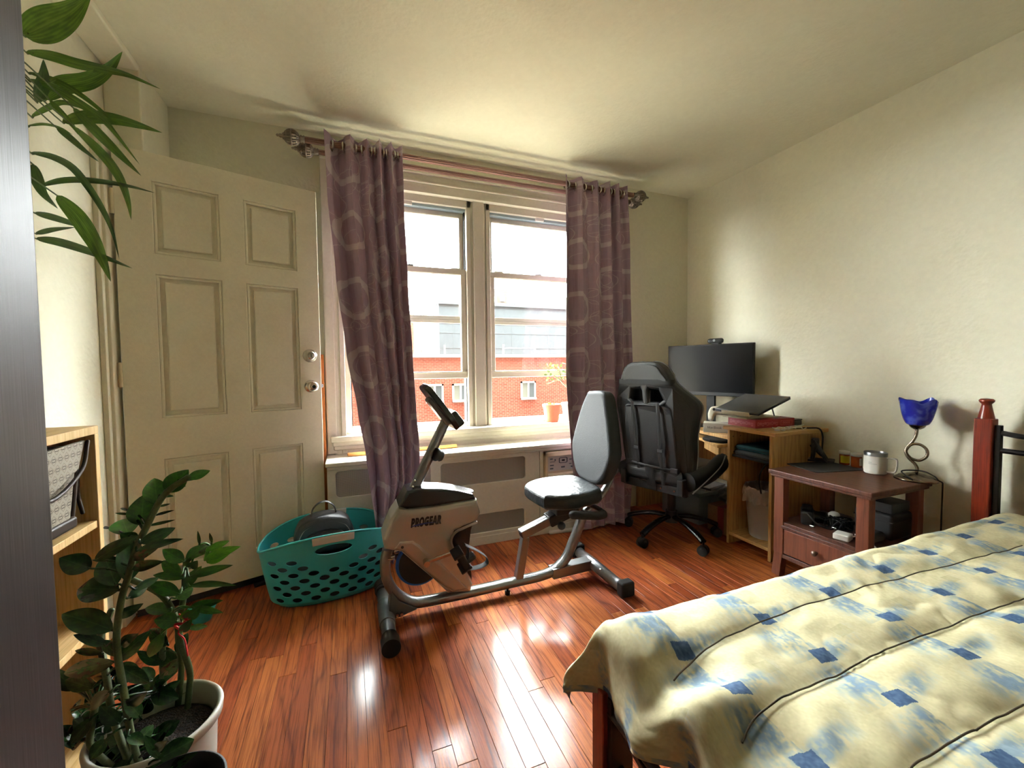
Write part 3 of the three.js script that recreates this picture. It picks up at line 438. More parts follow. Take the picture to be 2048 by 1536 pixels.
  wpart('rear_guard', extrude(inner, 0.12, 0.008, 3).translate(0, 0, ZC - 0.066), M.blackGloss, bodyM, { label: 'black inner guard' });
  wpart('guard_lip', tube([[846, 634], [740, 682], [662, 722], [624, 790], [640, 862], [700, 950]].map((p) => z8(p[0], p[1], zn - 0.004)), 0.006, 40, 10), shell, bodyM);
  wpart('port', [cyl(0.006, 0.006, 0.004, 0, 0, 0, 14).rotateX(Math.PI / 2).translate(z8(195, 850, zn).x, z8(195, 850, zn).y, zn + 0.002)], M.dark, bodyM);
  const cap = shapeOf(out([[168, 510], [243, 372], [335, 346], [560, 350], [700, 366], [825, 396], [852, 436], [500, 500], [240, 530]]));
  const capM = wpart('top_cover', extrude(cap, 0.125, 0.012, 3).translate(0, 0, ZC - 0.0625), M.blackGloss, b, { label: 'glossy black top cover' });
  const tray = [[335, 338], [560, 338], [690, 356]].map((p) => z8(p[0], p[1], ZC));
  wpart('tray', ovalTube([tray[0], tray[1], tray[2], z8(760, 372, ZC)], 0.055, 0.006, V(0, 0, 1), 24, 16), sil, capM);
  const ch = z8(752, 372, ZC); const cw = wpart('cup_holder', [new THREE.TorusGeometry(0.031, 0.006, 10, 36).rotateX(Math.PI / 2).rotateZ(-0.12).translate(ch.x, ch.y + 0.006, ch.z)], sil, capM); wpart('cup_well', [cyl(0.028, 0.03, 0.004, ch.x, ch.y + 0.004, ch.z)], M.dark, cw);
  // maker's name on the shell
  const font = await new FontLoader().loadAsync('fonts/droid/droid_sans_bold.typeface.json');
  const tg = new TextGeometry('PROGEAR', { font, size: 1, depth: 0.02, curveSegments: 4, bevelEnabled: true, bevelSize: 0.05, bevelThickness: 0.01, bevelSegments: 1 }); tg.computeBoundingBox(); const bb = tg.boundingBox, l0 = z8(270, 684, zn), l1 = z8(536, 648, zn), hgt = 1.18 * (z8(270, 590, zn).y - z8(270, 660, zn).y);
  tg.translate(-bb.min.x, -bb.min.y, 0).scale((l1.x - l0.x) / (bb.max.x - bb.min.x), hgt / (bb.max.y - bb.min.y), 0.06);
  const ang = Math.atan2(l1.y - l0.y, l1.x - l0.x), sh = new THREE.Matrix4().makeBasis(V(1, Math.tan(ang), 0), V(0.12, 1, 0), V(0, 0, 1)); tg.applyMatrix4(sh).translate(l0.x, l0.y, zn - 0.0004 + 0.0005);
  wpart('lettering', tg, M.dark, bodyM, { label: 'black lettering PROGEAR' });
  const sw = shapeOf([[266, 676], [330, 650], [420, 634], [500, 632], [420, 642], [330, 664]].map((p) => { const q = z8(p[0], p[1], zn); return [q.x, q.y]; }), true); wpart('swoosh', extrude(sw, 0.0012, 0).translate(0, 0, zn + 0.001), std({ color: 0x28408c, roughness: 0.5 }), bodyM, { label: 'dark blue stroke across the lettering' });
  // crank and pedal
  const c0 = z8(405, 985, -1.74), c1 = z8(640, 900, -1.72);
  const crk = wpart('crank', [bar(c0, c1, 0.012, 0.018, V(0, 0, 1), 0.006), cyl(0.013, 0.013, 0.035, 0, 0, 0, 24).rotateX(Math.PI / 2).translate(c0.x, c0.y, -1.752)], M.chrome, b, { label: 'chrome crank arm' });
  const pc = z8(715, 955, -1.67), pd = wpart('pedal', [box(0.075, 0.034, 0.085, 0, 0, 0, 0.01), box(0.012, 0.05, 0.09, 0.035, -0.004, 0, 0.005), box(0.012, 0.046, 0.09, -0.035, -0.004, 0, 0.005), box(0.02, 0.05, 0.05, 0.012, 0.03, 0.01, 0.008)].map((g) => g.rotateZ(-1.1).translate(pc.x, pc.y, pc.z)), M.black, crk, { label: 'black plastic pedal' });
  const sp = [[745, 830], [790, 850], [860, 885], [925, 930], [942, 975], [915, 1005], [850, 1030], [780, 1040]].map((p) => z8(p[0], p[1], -1.67));
  wpart('strap', ovalTube(sp, 0.019, 0.0022, V(0, 0, 1), 40, 12), M.rubber, pd, { label: 'black foot strap' }); wpart('strap_loop', ovalTube([[740, 825], [765, 850], [770, 920], [745, 1000]].map((p) => z8(p[0], p[1], -1.655)), 0.02, 0.003, V(0, 0, 1), 24, 12), M.rubber, pd);
  const fp = z8(405 - 235, 985 + 85, -1.95); const c2 = c0.clone().setZ(-1.945), c3 = c0.clone().multiplyScalar(2).sub(c1).setZ(-1.955);
  const crk2 = wpart('crank', [bar(c2, c3, 0.012, 0.018, V(0, 0, 1), 0.006)], M.chrome, b); wpart('pedal', [box(0.075, 0.034, 0.085, 0, 0, 0, 0.01).rotateZ(-0.4).translate(c3.x, c3.y, -2.01)], M.black, crk2);
  // mast, knob, console
  const m0 = atZ(822, 990, ZC), m1 = atZ(893, 838, ZC), up = m1.clone().sub(m0).normalize();
  const mast = wpart('mast', ovalTube([m0.clone().addScaledVector(up, -0.04), m0.clone().lerp(m1, 0.5), m1], 0.019, 0.022, V(0, 0, 1), 12, 20, 0.8), sil, b);
  wpart('collar_bolt', [[830, 962], [826, 974], [818, 983]].map((p) => { const q = atZ(p[0], p[1], -1.80); return ball(0.0055, q.x, q.y, q.z); }), M.chrome, mast);
  const kp = atZ(872, 906, -1.82); wpart('tension_knob', [lathe([[0, 0], [0.024, 0], [0.03, 0.008], [0.03, 0.02], [0.024, 0.03], [0.026, 0.036], [0.02, 0.046], [0, 0.048]], 10)].map((g) => g.rotateZ(-2.0).translate(kp.x - 0.012, kp.y, kp.z)), M.black, mast, { label: 'black tension knob' });
  const k0 = atZ(848, 772, ZC), k1 = atZ(910, 852, ZC), kd = k1.clone().sub(k0).normalize(), kn = V(-kd.y, kd.x, 0).multiplyScalar(kd.y < 0 ? 1 : -1);
  const frame = new THREE.Matrix4().makeBasis(V(0, 0, -1), kd.clone().negate(), kn), kc = k0.clone().lerp(k1, 0.5), kl = k0.distanceTo(k1) / 2;
  const place = (g) => g.applyMatrix4(frame).translate(kc.x, kc.y, kc.z);
  const con = wpart('console', [place(extrude(shapeOf([[-0.075, -kl], [0.075, -kl], [0.095, -kl * 0.4], [0.10, kl * 0.4], [0.07, kl], [-0.07, kl], [-0.10, kl * 0.4], [-0.095, -kl * 0.4]], true), 0.028, 0.007, 3).translate(0, 0, -0.016)), place(box(0.13, 0.075, 0.05, 0, -kl * 0.72, 0.014, 0.012))], M.blackGloss, b, { label: 'black console tilted towards the seat' });
  wpart('screen', place(box(0.11, 0.06, 0.003, 0, kl * 0.35, 0.0125, 0.001)), std({ color: 0x39443e, roughness: 0.15 }), con); wpart('back_cover', place(box(0.10, kl * 1.25, 0.02, 0, -kl * 0.1, -0.022, 0.009)), sil, con, { label: 'silver back cover' });
  wpart('cable', tube([[868, 800], [872, 815], [884, 830], [888, 842]].map((p) => atZ(p[0], p[1], -1.83)), 0.0025, 20, 6), M.white, con);
  // seat, its rail, post and handles
  wpart('seat_post', bar(z6(1372, 1060), z6(1408, 825), 0.038, 0.038, V(0, 0, 1), 0.005), sil, b);
  const r0 = z6(1385, 815), r1 = z6(1690, 660), rail = wpart('seat_rail', bar(r0, r1, 0.05, 0.04, V(0, 0, 1), 0.005), sil, b);
  wpart('rail_end', bar(r0.clone().lerp(r1, -0.005), r0.clone().lerp(r1, 0.02), 0.04, 0.03), M.dark, rail); const rd = r1.clone().sub(r0).normalize(), rn = V(-rd.y, rd.x, 0); wpart('slot', bar(r0.clone().lerp(r1, 0.25).addScaledVector(rn, 0.0195), r0.clone().lerp(r1, 0.55).addScaledVector(rn, 0.0195), 0.008, 0.003), M.dark, rail);
  const sy = 0.452, sx = 0.985;
  wpart('slider', [bar(r0.clone().lerp(r1, 0.44), r0.clone().lerp(r1, 0.92), 0.07, 0.056, V(0, 0, 1), 0.006), box(0.11, 0.07, 0.10, 0.985, 0.395, ZC, 0.008)], M.black, b); const lk = z6(1595, 772, -1.80); wpart('lock_knob', [ball(0.02, lk.x, lk.y, lk.z), rod(lk, lk.clone().add(V(0, 0.04, -0.02)), 0.008)], M.black, b);
  const seatS = shapeOf([[-0.155, -0.115], [-0.165, 0], [-0.155, 0.115], [-0.05, 0.175], [0.10, 0.165], [0.155, 0.12], [0.165, 0], [0.155, -0.12], [0.10, -0.165], [-0.05, -0.175]], true);
  wpart('seat', extrude(seatS, 0.072, 0.024, 5, 20).rotateX(-Math.PI / 2).rotateZ(0.03).translate(sx, sy - 0.022, ZC), phy({ color: 0x24282a, roughness: 0.34, specularIntensity: 0.5, bumpMap: bumpTex(81, 0.22, 8, 3), bumpScale: 0.004 }), b, { label: 'black padded leatherette seat' });
  // backrest faces the console
  const bt = atZ(1205, 790, ZC), bo = atZ(1188, 958, ZC), bu = V(0.105, 1, 0).normalize(), bn = V(-1, 0.105, 0).normalize();
  const bs = shapeOf([[-0.07, 0.235], [0.07, 0.235], [0.125, 0.14], [0.18, -0.02], [0.185, -0.08], [0.15, -0.17], [0.09, -0.225], [0, -0.235], [-0.09, -0.225], [-0.15, -0.17], [-0.185, -0.08], [-0.18, -0.02], [-0.125, 0.14]], true);
  const bm = new THREE.Matrix4().makeBasis(V(0, 0, 1), bu, bn), bc = V(1.225, 0.725, ZC);
  wpart('backrest', extrude(bs, 0.075, 0.022, 5, 20).applyMatrix4(bm).translate(bc.x, bc.y, bc.z), M.padLeather, b, { label: 'dark grey padded backrest' });
  wpart('backrest_tube', ovalTube([z6(1690, 720), V(1.18, 0.39, ZC), V(1.25, 0.46, ZC), V(1.285, 0.55, ZC), V(1.28, 0.67, ZC)], 0.024, 0.015, V(0, 0, 1), 30, 16), sil, b);
  for (const s of [1, -1]) { const h = wpart('side_handle', [ovalTube([V(1.10, 0.405, ZC + s * 0.04), V(1.11, 0.405, ZC + s * 0.15), V(1.10, 0.40, ZC + s * 0.205), V(1.05, 0.405, ZC + s * 0.215), V(0.93, 0.425, ZC + s * 0.215)], 0.012, 0.012, V(0, 1, 0), 40, 14)], sil, b); wpart('grip', [ovalTube([V(1.10, 0.402, ZC + s * 0.205), V(1.05, 0.405, ZC + s * 0.215), V(0.925, 0.427, ZC + s * 0.215)], 0.019, 0.019, V(0, 1, 0), 24, 16), ball(0.019, 0.925, 0.427, ZC + s * 0.215)], M.rubber, h, { label: 'black rubber grip' }); }
}

// ---------------------------------------------------------------- laundry basket and the backpack in it
{
  const C = V(-0.105, 0, -2.232), A0 = 0.262, B0 = 0.145, A1 = 0.322, B1 = 0.182, turn = 6 * Math.PI / 180;
  const t = thing('laundry_basket', 'teal plastic laundry basket with oval holes and white handles', 'laundry basket', C, turn);
  // the wall is one sheet with oval holes: walk it as cells, leave the holes out and edge them with the cell shape
  const sup = (a, p) => Math.sign(Math.cos(a)) * Math.abs(Math.cos(a)) ** p, sus = (a, p) => Math.sign(Math.sin(a)) * Math.abs(Math.sin(a)) ** p;
  const rim = (a) => 0.262 + 0.075 * Math.pow(Math.abs(Math.sin(a)), 1.6);
  const pt = (a, y) => { const k = Math.pow(clamp(y / 0.33, 0, 1), 0.8), rb = sstep(0, 0.03, y) * 0.02 - 0.02; return V((mix(A0, A1, k) + rb) * sup(a, 0.85), y, (mix(B0, B1, k) + rb) * sus(a, 0.85)); };
  // arc length table round the middle
  const N = 720, len = [0]; for (let i = 1; i <= N; i++) len.push(len[i - 1] + pt(i / N * 2 * Math.PI, 0.17).distanceTo(pt((i - 1) / N * 2 * Math.PI, 0.17)));
  const holes = [], angleAt = (s) => { s = ((s % len[N]) + len[N]) % len[N]; let lo = 0, hi = N; while (hi - lo > 1) { const m = (lo + hi) >> 1; len[m] <= s ? lo = m : hi = m; } return (lo + (s - len[lo]) / (len[hi] - len[lo])) / N * 2 * Math.PI; };
  const shape = { holes: [] }, ovals = [], S = len[N];
  const oval = (cx, cy, rx, ry) => { ovals.push([cx, cy, rx, ry]); const h = new THREE.Path(); h.absellipse(cx, cy, rx, ry, 0, 2 * Math.PI, true); return h; };
  for (const half of [0.25, 0.75]) {
    const mid = S * half; shape.holes.push(oval(mid + (half < 0.5 ? 0.0 : 0), 0.268, 0.078, 0.024));
    for (let r = 0; r < 7; r++) for (let c = -4; c <= 3; c++) { const x = mid + (c + (r % 2 ? 0.5 : 0)) * 0.086, y = 0.045 + r * 0.0305; if (Math.abs(x - mid) > 0.27) continue; if (r === 6 && Math.abs(x - mid) < 0.16) continue; if (r === 5 && Math.abs(x - mid) < 0.10) continue; shape.holes.push(oval(x, y, 0.0245, 0.0132)); }
  }
  // the wall as a fine grid: corners near a hole are pulled onto its outline, cells inside a hole are left out
  const wrap = (q, off) => { const a = angleAt(clamp(q[0], 0, S - 1e-6)), p = pt(a, q[1]), n = V(p.x / (A1 * A1), 0, p.z / (B1 * B1)).normalize(); return p.addScaledVector(n, off); };
  const NU = 340, NV = 64, inHole = (x, y) => { for (const h of ovals) { const e = Math.hypot((x - h[0]) / h[2], (y - h[1]) / h[3]); if (e < 1.45) return [e, h]; } return null; };
  const grid = []; for (let j = 0; j <= NV; j++) for (let i = 0; i <= NU; i++) { const x = S * i / NU, top = rim(angleAt(x)); let y = mix(0.004, top, j / NV), xx = x; const k = inHole(x, y); let inside = false; if (k) { const [e, h] = k, d = (e - 1) * Math.min(h[2], h[3]); if (Math.abs(d) < 0.0032) { xx = h[0] + (x - h[0]) / e; y = h[1] + (y - h[1]) / e; } else inside = e < 1; } grid.push([xx, y, inside]); }
  const pos = []; for (let j = 0; j < NV; j++) for (let i = 0; i < NU; i++) { const q = [0, 1, NU + 1, NU + 2].map((k) => grid[j * (NU + 1) + i + k]); if (q.some((k) => k[2])) continue; const mx = (q[0][0] + q[3][0]) / 2, my = (q[0][1] + q[3][1]) / 2, ih = inHole(mx, my); if (ih && ih[0] < 0.97) continue; const o = q.map((k) => wrap(k, 0)), n = q.map((k) => wrap(k, -0.0035)); for (const k of [0, 2, 1, 1, 2, 3]) pos.push(o[k].x, o[k].y, o[k].z); for (const k of [0, 1, 2, 1, 3, 2]) pos.push(n[k].x, n[k].y, n[k].z); }
  const g = new THREE.BufferGeometry(); g.setAttribute('position', new THREE.Float32BufferAttribute(pos, 3));
  const edges = []; for (const h of shape.holes) edges.push(tube(h.getPoints(10).slice(0, -1).map((p) => wrap([p.x, p.y], -0.0017)), 0.0024, 22, 6, true));
  const gm = mergeVertices(g, 1e-5); gm.computeVertexNormals(); part('body', [gm], M.teal, t);
  part('hole_rims', edges, M.teal, t, { kind: 'stuff', label: 'raised rims around the oval holes' });
  const rimPts = []; for (let i = 0; i < 96; i++) { const a = i / 96 * 2 * Math.PI; rimPts.push(pt(a, rim(a))); }
  part('rim', tube(rimPts, 0.0055, 192, 8, true), M.teal, t);
  const bot = []; for (let i = 0; i < 64; i++) { const p = pt(i / 64 * 2 * Math.PI, 0.004); bot.push([p.x, -p.z]); }
  part('bottom', extrude(shapeOf(bot), 0.006, 0.002).rotateX(-Math.PI / 2).translate(0, 0.001, 0), M.teal, t);
  for (const half of [0.25, 0.75]) { const pts = []; for (let k = -5; k <= 5; k++) { const s = S * half + k * 0.0165, a = angleAt(s); pts.push(wrap([s, rim(a) - 0.016], -0.001)); } part('handle', ovalTube(pts, 0.021, 0.009, V(0, 1, 0), 30, 14, 0.7), M.white, t, { label: 'white plastic handle grip' }); }

  const lau = thing('laundry_pile', 'dark clothes filling the teal laundry basket', 'clothes', V(C.x, 0.012, C.z), turn);
  part('cloth', sheet(72, 24, (u, v) => { const a = u * 2 * Math.PI, k = Math.min(1, v / 0.75), lump = 0.5 * Math.sin(a * 3 + v * 7) + 0.5 * Math.sin(a * 5 - v * 4); if (v < 0.75) { const y = 0.17 * k, p = pt(a, 0.012 + y), q = 0.93 + 0.02 * lump; return V(p.x * q, y, p.z * q); } const w = (v - 0.75) / 0.25, p = pt(a, 0.182); return V(p.x * 0.93 * (1 - w), 0.17 + 0.02 * Math.sin(w * 3) + 0.012 * lump * w * (1 - w) * 4, p.z * 0.93 * (1 - w)); }), std({ color: 0x14161c, roughness: 0.95, side: THREE.DoubleSide }), lau);
  const bp = thing('backpack', 'small black leather backpack standing in the teal basket', 'backpack', V(-0.135, 0.214, -2.225), 0.12);
  const bsh = shapeOf([[-0.125, 0], [0.125, 0], [0.135, 0.05], [0.128, 0.10], [0.10, 0.148], [0.03, 0.172], [-0.03, 0.172], [-0.10, 0.148], [-0.128, 0.10], [-0.135, 0.05]], true);
  part('body', extrude(bsh, 0.13, 0.03, 5, 16).translate(0, 0.002, -0.06), M.leather, bp);
  part('zip', tube([[-0.12, 0.05], [-0.105, 0.10], [-0.075, 0.132], [0, 0.146], [0.075, 0.132], [0.105, 0.10], [0.12, 0.05]].map((p) => V(p[0], p[1], 0.067)), 0.0028, 40, 8), M.pewter, bp, { label: 'curved zip line' });
  part('front_pocket', extrude(shapeOf([[-0.09, 0.01], [0.09, 0.01], [0.095, 0.06], [0.07, 0.10], [0, 0.115], [-0.07, 0.10], [-0.095, 0.06]], true), 0.035, 0.014, 4).translate(0, 0, 0.055), M.leather, bp);
  part('top_handle', ovalTube([V(-0.055, 0.155, 0), V(-0.048, 0.20, 0), V(-0.018, 0.228, 0), V(0.018, 0.228, 0), V(0.048, 0.20, 0), V(0.055, 0.155, 0)], 0.010, 0.0035, V(0, 0, 1), 30, 12), M.leather, bp);
  part('patch', box(0.045, 0.02, 0.003, 0, 0.158, 0.0665, 0.001), M.black, bp);
}

// ---------------------------------------------------------------- gaming chair, seen from behind
{
  const t = thing('gaming_chair', 'black leather gaming chair with grey piping, back turned to the room', 'chair', V(1.90, 0, -2.075), 18 * Math.PI / 180);
  const lea = std({ color: 0x121417, roughness: 0.5, bumpMap: tLeather, bumpScale: 0.0006 }), pip = std({ color: 0x8a8c8e, roughness: 0.5 });
  for (let k = 0; k < 5; k++) {
    const a = (113.3 + 72 * k) * Math.PI / 180, d = V(Math.cos(a), 0, Math.sin(a)), e = d.clone().multiplyScalar(0.285), s = V(-d.z, 0, d.x);
    const leg = part('base_leg', ovalTube([d.clone().multiplyScalar(0.02).setY(0.135), d.clone().multiplyScalar(0.12).setY(0.13), d.clone().multiplyScalar(0.22).setY(0.105), d.clone().multiplyScalar(0.285).setY(0.078)], 0.021, 0.015, s, 24, 14), M.blackGloss, t);
    const q = (k * 37 % 60 - 30) * Math.PI / 180, w = V(Math.cos(a + q), 0, Math.sin(a + q));
    const cs = part('caster', [-1, 1].map((o) => new THREE.CylinderGeometry(0.029, 0.029, 0.018, 24).rotateX(Math.PI / 2).rotateY(-(a + q)).translate(e.x - w.z * 0.013 * o, 0.0295, e.z + w.x * 0.013 * o)), M.rubber, leg); part('caster_hood', [new THREE.SphereGeometry(0.026, 18, 10, 0, Math.PI * 2, 0, Math.PI / 2).translate(e.x, 0.036, e.z), cyl(0.007, 0.007, 0.03, e.x, 0.05, e.z, 12)], M.black, cs);
  }
  part('gas_lift', [cyl(0.045, 0.035, 0.07, 0, 0.10, 0), cyl(0.025, 0.025, 0.16, 0, 0.17, 0), cyl(0.018, 0.018, 0.10, 0, 0.30, 0)], M.black, t);
  part('tilt_plate', [box(0.24, 0.04, 0.17, 0, 0.375, 0, 0.008), box(0.08, 0.05, 0.06, -0.18, 0.37, 0, 0.006), rod(V(0, 0.365, 0), V(0.02, 0.35, 0.24), 0.006), rod(V(-0.05, 0.36, 0), V(-0.08, 0.30, -0.14), 0.006)], M.black, t);
  part('back_hinge', [box(0.07, 0.09, 0.035, -0.215, 0.40, 0.19, 0.006), box(0.07, 0.09, 0.035, -0.215, 0.40, -0.19, 0.006), box(0.03, 0.05, 0.42, -0.20, 0.365, 0, 0.006)], M.black, t);
  for (const z of [0.155, 0.07]) part('hinge_bolt', [cyl(0.006, 0.006, 0.008, 0, 0, 0, 10).rotateZ(Math.PI / 2).translate(-0.238, 0.375, z)], M.chrome, t);
  const seat = part('seat', [extrude(shapeOf([[-0.22, -0.19], [0.18, -0.20], [0.25, -0.14], [0.26, 0], [0.25, 0.14], [0.18, 0.20], [-0.22, 0.19]], true), 0.09, 0.03, 5, 16).rotateX(-Math.PI / 2).translate(0, 0.395, 0)], lea, t);
  for (const s of [-1, 1]) { const w = part('seat_wing', ovalTube([V(-0.20, 0.43, s * 0.215), V(0, 0.45, s * 0.235), V(0.16, 0.49, s * 0.235), V(0.25, 0.47, s * 0.20)], 0.045, 0.055, V(0, 0, 1), 30, 16), lea, seat); part('piping', tube([V(-0.24, 0.385, s * 0.262), V(-0.1, 0.44, s * 0.28), V(0.05, 0.49, s * 0.282), V(0.16, 0.535, s * 0.26), V(0.25, 0.52, s * 0.215)], 0.0035, 36, 8), pip, w, { label: 'grey piping' }); }
  // backrest: profile (half width at each height), leaning back
  const prof = [[0.36, 0.15], [0.40, 0.195], [0.48, 0.222], [0.58, 0.236], [0.68, 0.242], [0.78, 0.258], [0.845, 0.272], [0.89, 0.262], [0.95, 0.215], [1.0, 0.175], [1.05, 0.152], [1.09, 0.128], [1.115, 0.085], [1.12, 0.04]];
  const lean = (y) => -0.215 - (y - 0.36) * 0.16, half = [...prof.map(([y, w]) => [w, y]), ...prof.slice().reverse().map(([y, w]) => [-w, y])];
  const bs = shapeOf(half, true); for (const s of [-1, 1]) { const h = new THREE.Path(); h.setFromPoints([[0.025, 0.885], [0.085, 0.885], [0.105, 0.90], [0.085, 0.955], [0.03, 0.962], [0.025, 0.95]].map((p) => new THREE.Vector2(s * p[0], p[1]))); bs.holes.push(h); }
  const toBack = (g) => { const p = g.attributes.position; for (let i = 0; i < p.count; i++) { const w = p.getX(i), y = p.getY(i), d = p.getZ(i), curl = 0.28 * Math.pow(Math.abs(w) / 0.26, 2.5) * 0.26; p.setXYZ(i, lean(y) + d + curl * sstep(1.02, 0.9, y), y, w); } g.computeVertexNormals(); return g; };
  const bd = (w, y, d) => V(lean(y) + d + 0.28 * Math.pow(Math.abs(w) / 0.26, 2.5) * 0.26 * sstep(1.02, 0.9, y), y, w);
  const back = part('backrest', [toBack(extrude(bs, 0.075, 0.022, 4, 20).translate(0, 0, 0))], lea, t);
  const inn = prof.map(([y, w]) => [y, Math.max(0.03, w - 0.004)]);
  for (const s of [-1, 1]) part('piping', tube(inn.slice(1).map(([y, w]) => bd(s * w, y, 0.074)), 0.0035, 60, 8), pip, back, { label: 'grey piping' });
  part('back_panel', [toBack(extrude(shapeOf([[-0.14, 0.42], [0.14, 0.42], [0.165, 0.6], [0.16, 0.80], [0.12, 0.865], [-0.12, 0.865], [-0.16, 0.80], [-0.165, 0.6]], true), 0.016, 0.007, 3).translate(0, 0, -0.012))], lea, back);
  part('back_yoke', [toBack(extrude(shapeOf([[-0.135, 1.0], [0.135, 1.0], [0.12, 1.06], [0.07, 1.10], [-0.07, 1.10], [-0.12, 1.06]], true), 0.016, 0.007, 3).translate(0, 0, -0.010))], lea, back);
  for (const s of [-1, 1]) part('seam', tube([[0.36, 0.19], [0.5, 0.205], [0.7, 0.205], [0.82, 0.21], [0.9, 0.19]].map(([y, w]) => bd(s * w, y, -0.001)), 0.0025, 30, 6), M.black, back);
  const el = (pts) => ovalTube(pts, 0.011, 0.0025, V(0, 0, 1), 30, 8);
  for (const s of [-1, 1]) { const st = part('cushion_strap', el([bd(s * 0.085, 0.885, -0.014), bd(s * 0.082, 0.7, -0.018), bd(s * 0.078, 0.56, -0.018), bd(s * 0.078, 0.39, -0.012)]), M.rubber, t); part('buckle', box(0.008, 0.02, 0.034, bd(s * 0.08, 0.60, -0.02).x, 0.60, s * 0.08, 0.003), M.black, st); }
  const hs = part('lumbar_strap', el2(bd), M.black, t); function el2(f) { return ovalTube([f(-0.155, 0.50, -0.017), f(0, 0.497, -0.022), f(0.155, 0.49, -0.017)], 0.008, 0.004, V(0, 1, 0), 20, 10); }
  for (const s of [-1, 1]) part('strap_end', box(0.012, 0.028, 0.045, bd(s * 0.15, 0.495, -0.018).x, s > 0 ? 0.49 : 0.50, s * 0.15, 0.004), M.black, hs);
  part('spine_strap', ovalTube([bd(0, 0.49, -0.018), bd(0, 0.42, -0.016), bd(0, 0.37, -0.008)], 0.03, 0.004, V(0, 0, 1), 12, 10), M.rubber, t);
  const hp = part('head_pillow', [new RoundedBoxGeometry(0.07, 0.20, 0.27, 5, 0.034).rotateZ(0.16).translate(lean(0.97) + 0.112, 0.965, 0)], lea, t);
  part('pillow_strap', [tube([[-0.155, 1.01], [-0.08, 1.01], [0, 1.01], [0.08, 1.01], [0.155, 1.01]].map(([w, y]) => bd(w, y, -0.012)), 0.001, 8, 4), ovalTube([bd(-0.176, 1.0, 0.03), bd(-0.168, 1.0, 0), bd(-0.10, 1.0, -0.013), bd(0, 1.0, -0.014), bd(0.10, 1.0, -0.013), bd(0.168, 1.0, 0), bd(0.176, 1.0, 0.03)], 0.017, 0.0025, V(0, 1, 0), 40, 10)], M.rubber, hp);
  part('pillow_cord', [box(0.006, 0.09, 0.014, lean(0.93) + 0.02, 0.925, 0, 0.002), box(0.006, 0.09, 0.012, lean(0.93) + 0.02, 0.925, 0.02, 0.002)], M.pewter, hp);
}

// ---------------------------------------------------------------- desk with its side cabinet
const oak = std({ map: woodTex([166, 122, 70], [208, 166, 106], 91, 0.22, 512, 7, 0.8), roughness: 0.5, bumpMap: tFine, bumpScale: 0.0001 });
{
  const d = thing('computer_desk', 'light oak computer desk with low tray in the corner', 'desk', V(2.3, 0, -2.2));
  const poly = (pts, y, h) => extrude(shapeOf(pts.map((p) => [p[0], -p[1]])), h, 0.003).rotateX(-Math.PI / 2).translate(0, y - h, 0);
  wpart('desk_top', poly([[2.20, -1.885], [2.56, -1.885], [2.56, -2.63], [2.05, -2.63], [2.05, -2.50], [2.26, -2.36]], 0.648, 0.022), oak, d);
  wpart('tray', poly([[2.09, -1.895], [2.40, -1.895], [2.45, -2.50], [2.20, -2.50], [2.29, -2.34]], 0.605, 0.018), oak, d);
  wpart('tray_support', [bar(V(2.12, 0.56, -1.905), V(2.24, 0.56, -2.13), 0.016, 0.055, V(0.88, 0, 0.47), 0.002)], oak, d);
  wpart('side_panel', [span(2.06, 2.56, 0.0, 0.626, -2.63, -2.612, 0.002)], oak, d); wpart('back_panel', [span(2.545, 2.56, 0.25, 0.626, -2.61, -1.90, 0.002)], oak, d);
  const c = thing('side_cabinet', 'light oak open side cabinet between the desk and the nightstand', 'cabinet', V(2.35, 0, -1.73)), x0 = 2.145, x1 = 2.555;
  wpart('top', span(2.122, 2.56, 0.704, 0.725, -1.885, -1.548, 0.003), oak, c, { swap: true });
  wpart('side_panel', span(x0, x1, 0, 0.704, -1.872, -1.854, 0.002), oak, c); wpart('side_panel', span(x0, x1, 0, 0.704, -1.600, -1.582, 0.002), oak, c);
  wpart('back_panel', span(x1 - 0.008, x1, 0.06, 0.704, -1.856, -1.598, 0.001), oak, c);
  wpart('shelf', span(x0 + 0.02, x1 - 0.008, 0.538, 0.552, -1.854, -1.600, 0.002), M.black, c, { label: 'dark shelf board' });
  wpart('bottom_board', span(x0, x1, 0.055, 0.075, -1.854, -1.600, 0.002), oak, c, { swap: true });
  wpart('peg_hole', [[0.66, -1.835], [0.66, -1.78]].map(([y, z]) => cyl(0.003, 0.003, 0.002, 0, 0, 0, 8).rotateX(Math.PI / 2).translate(2.17 + (z > -1.8 ? 0.06 : 0), y, -1.853)), M.dark, c);
}
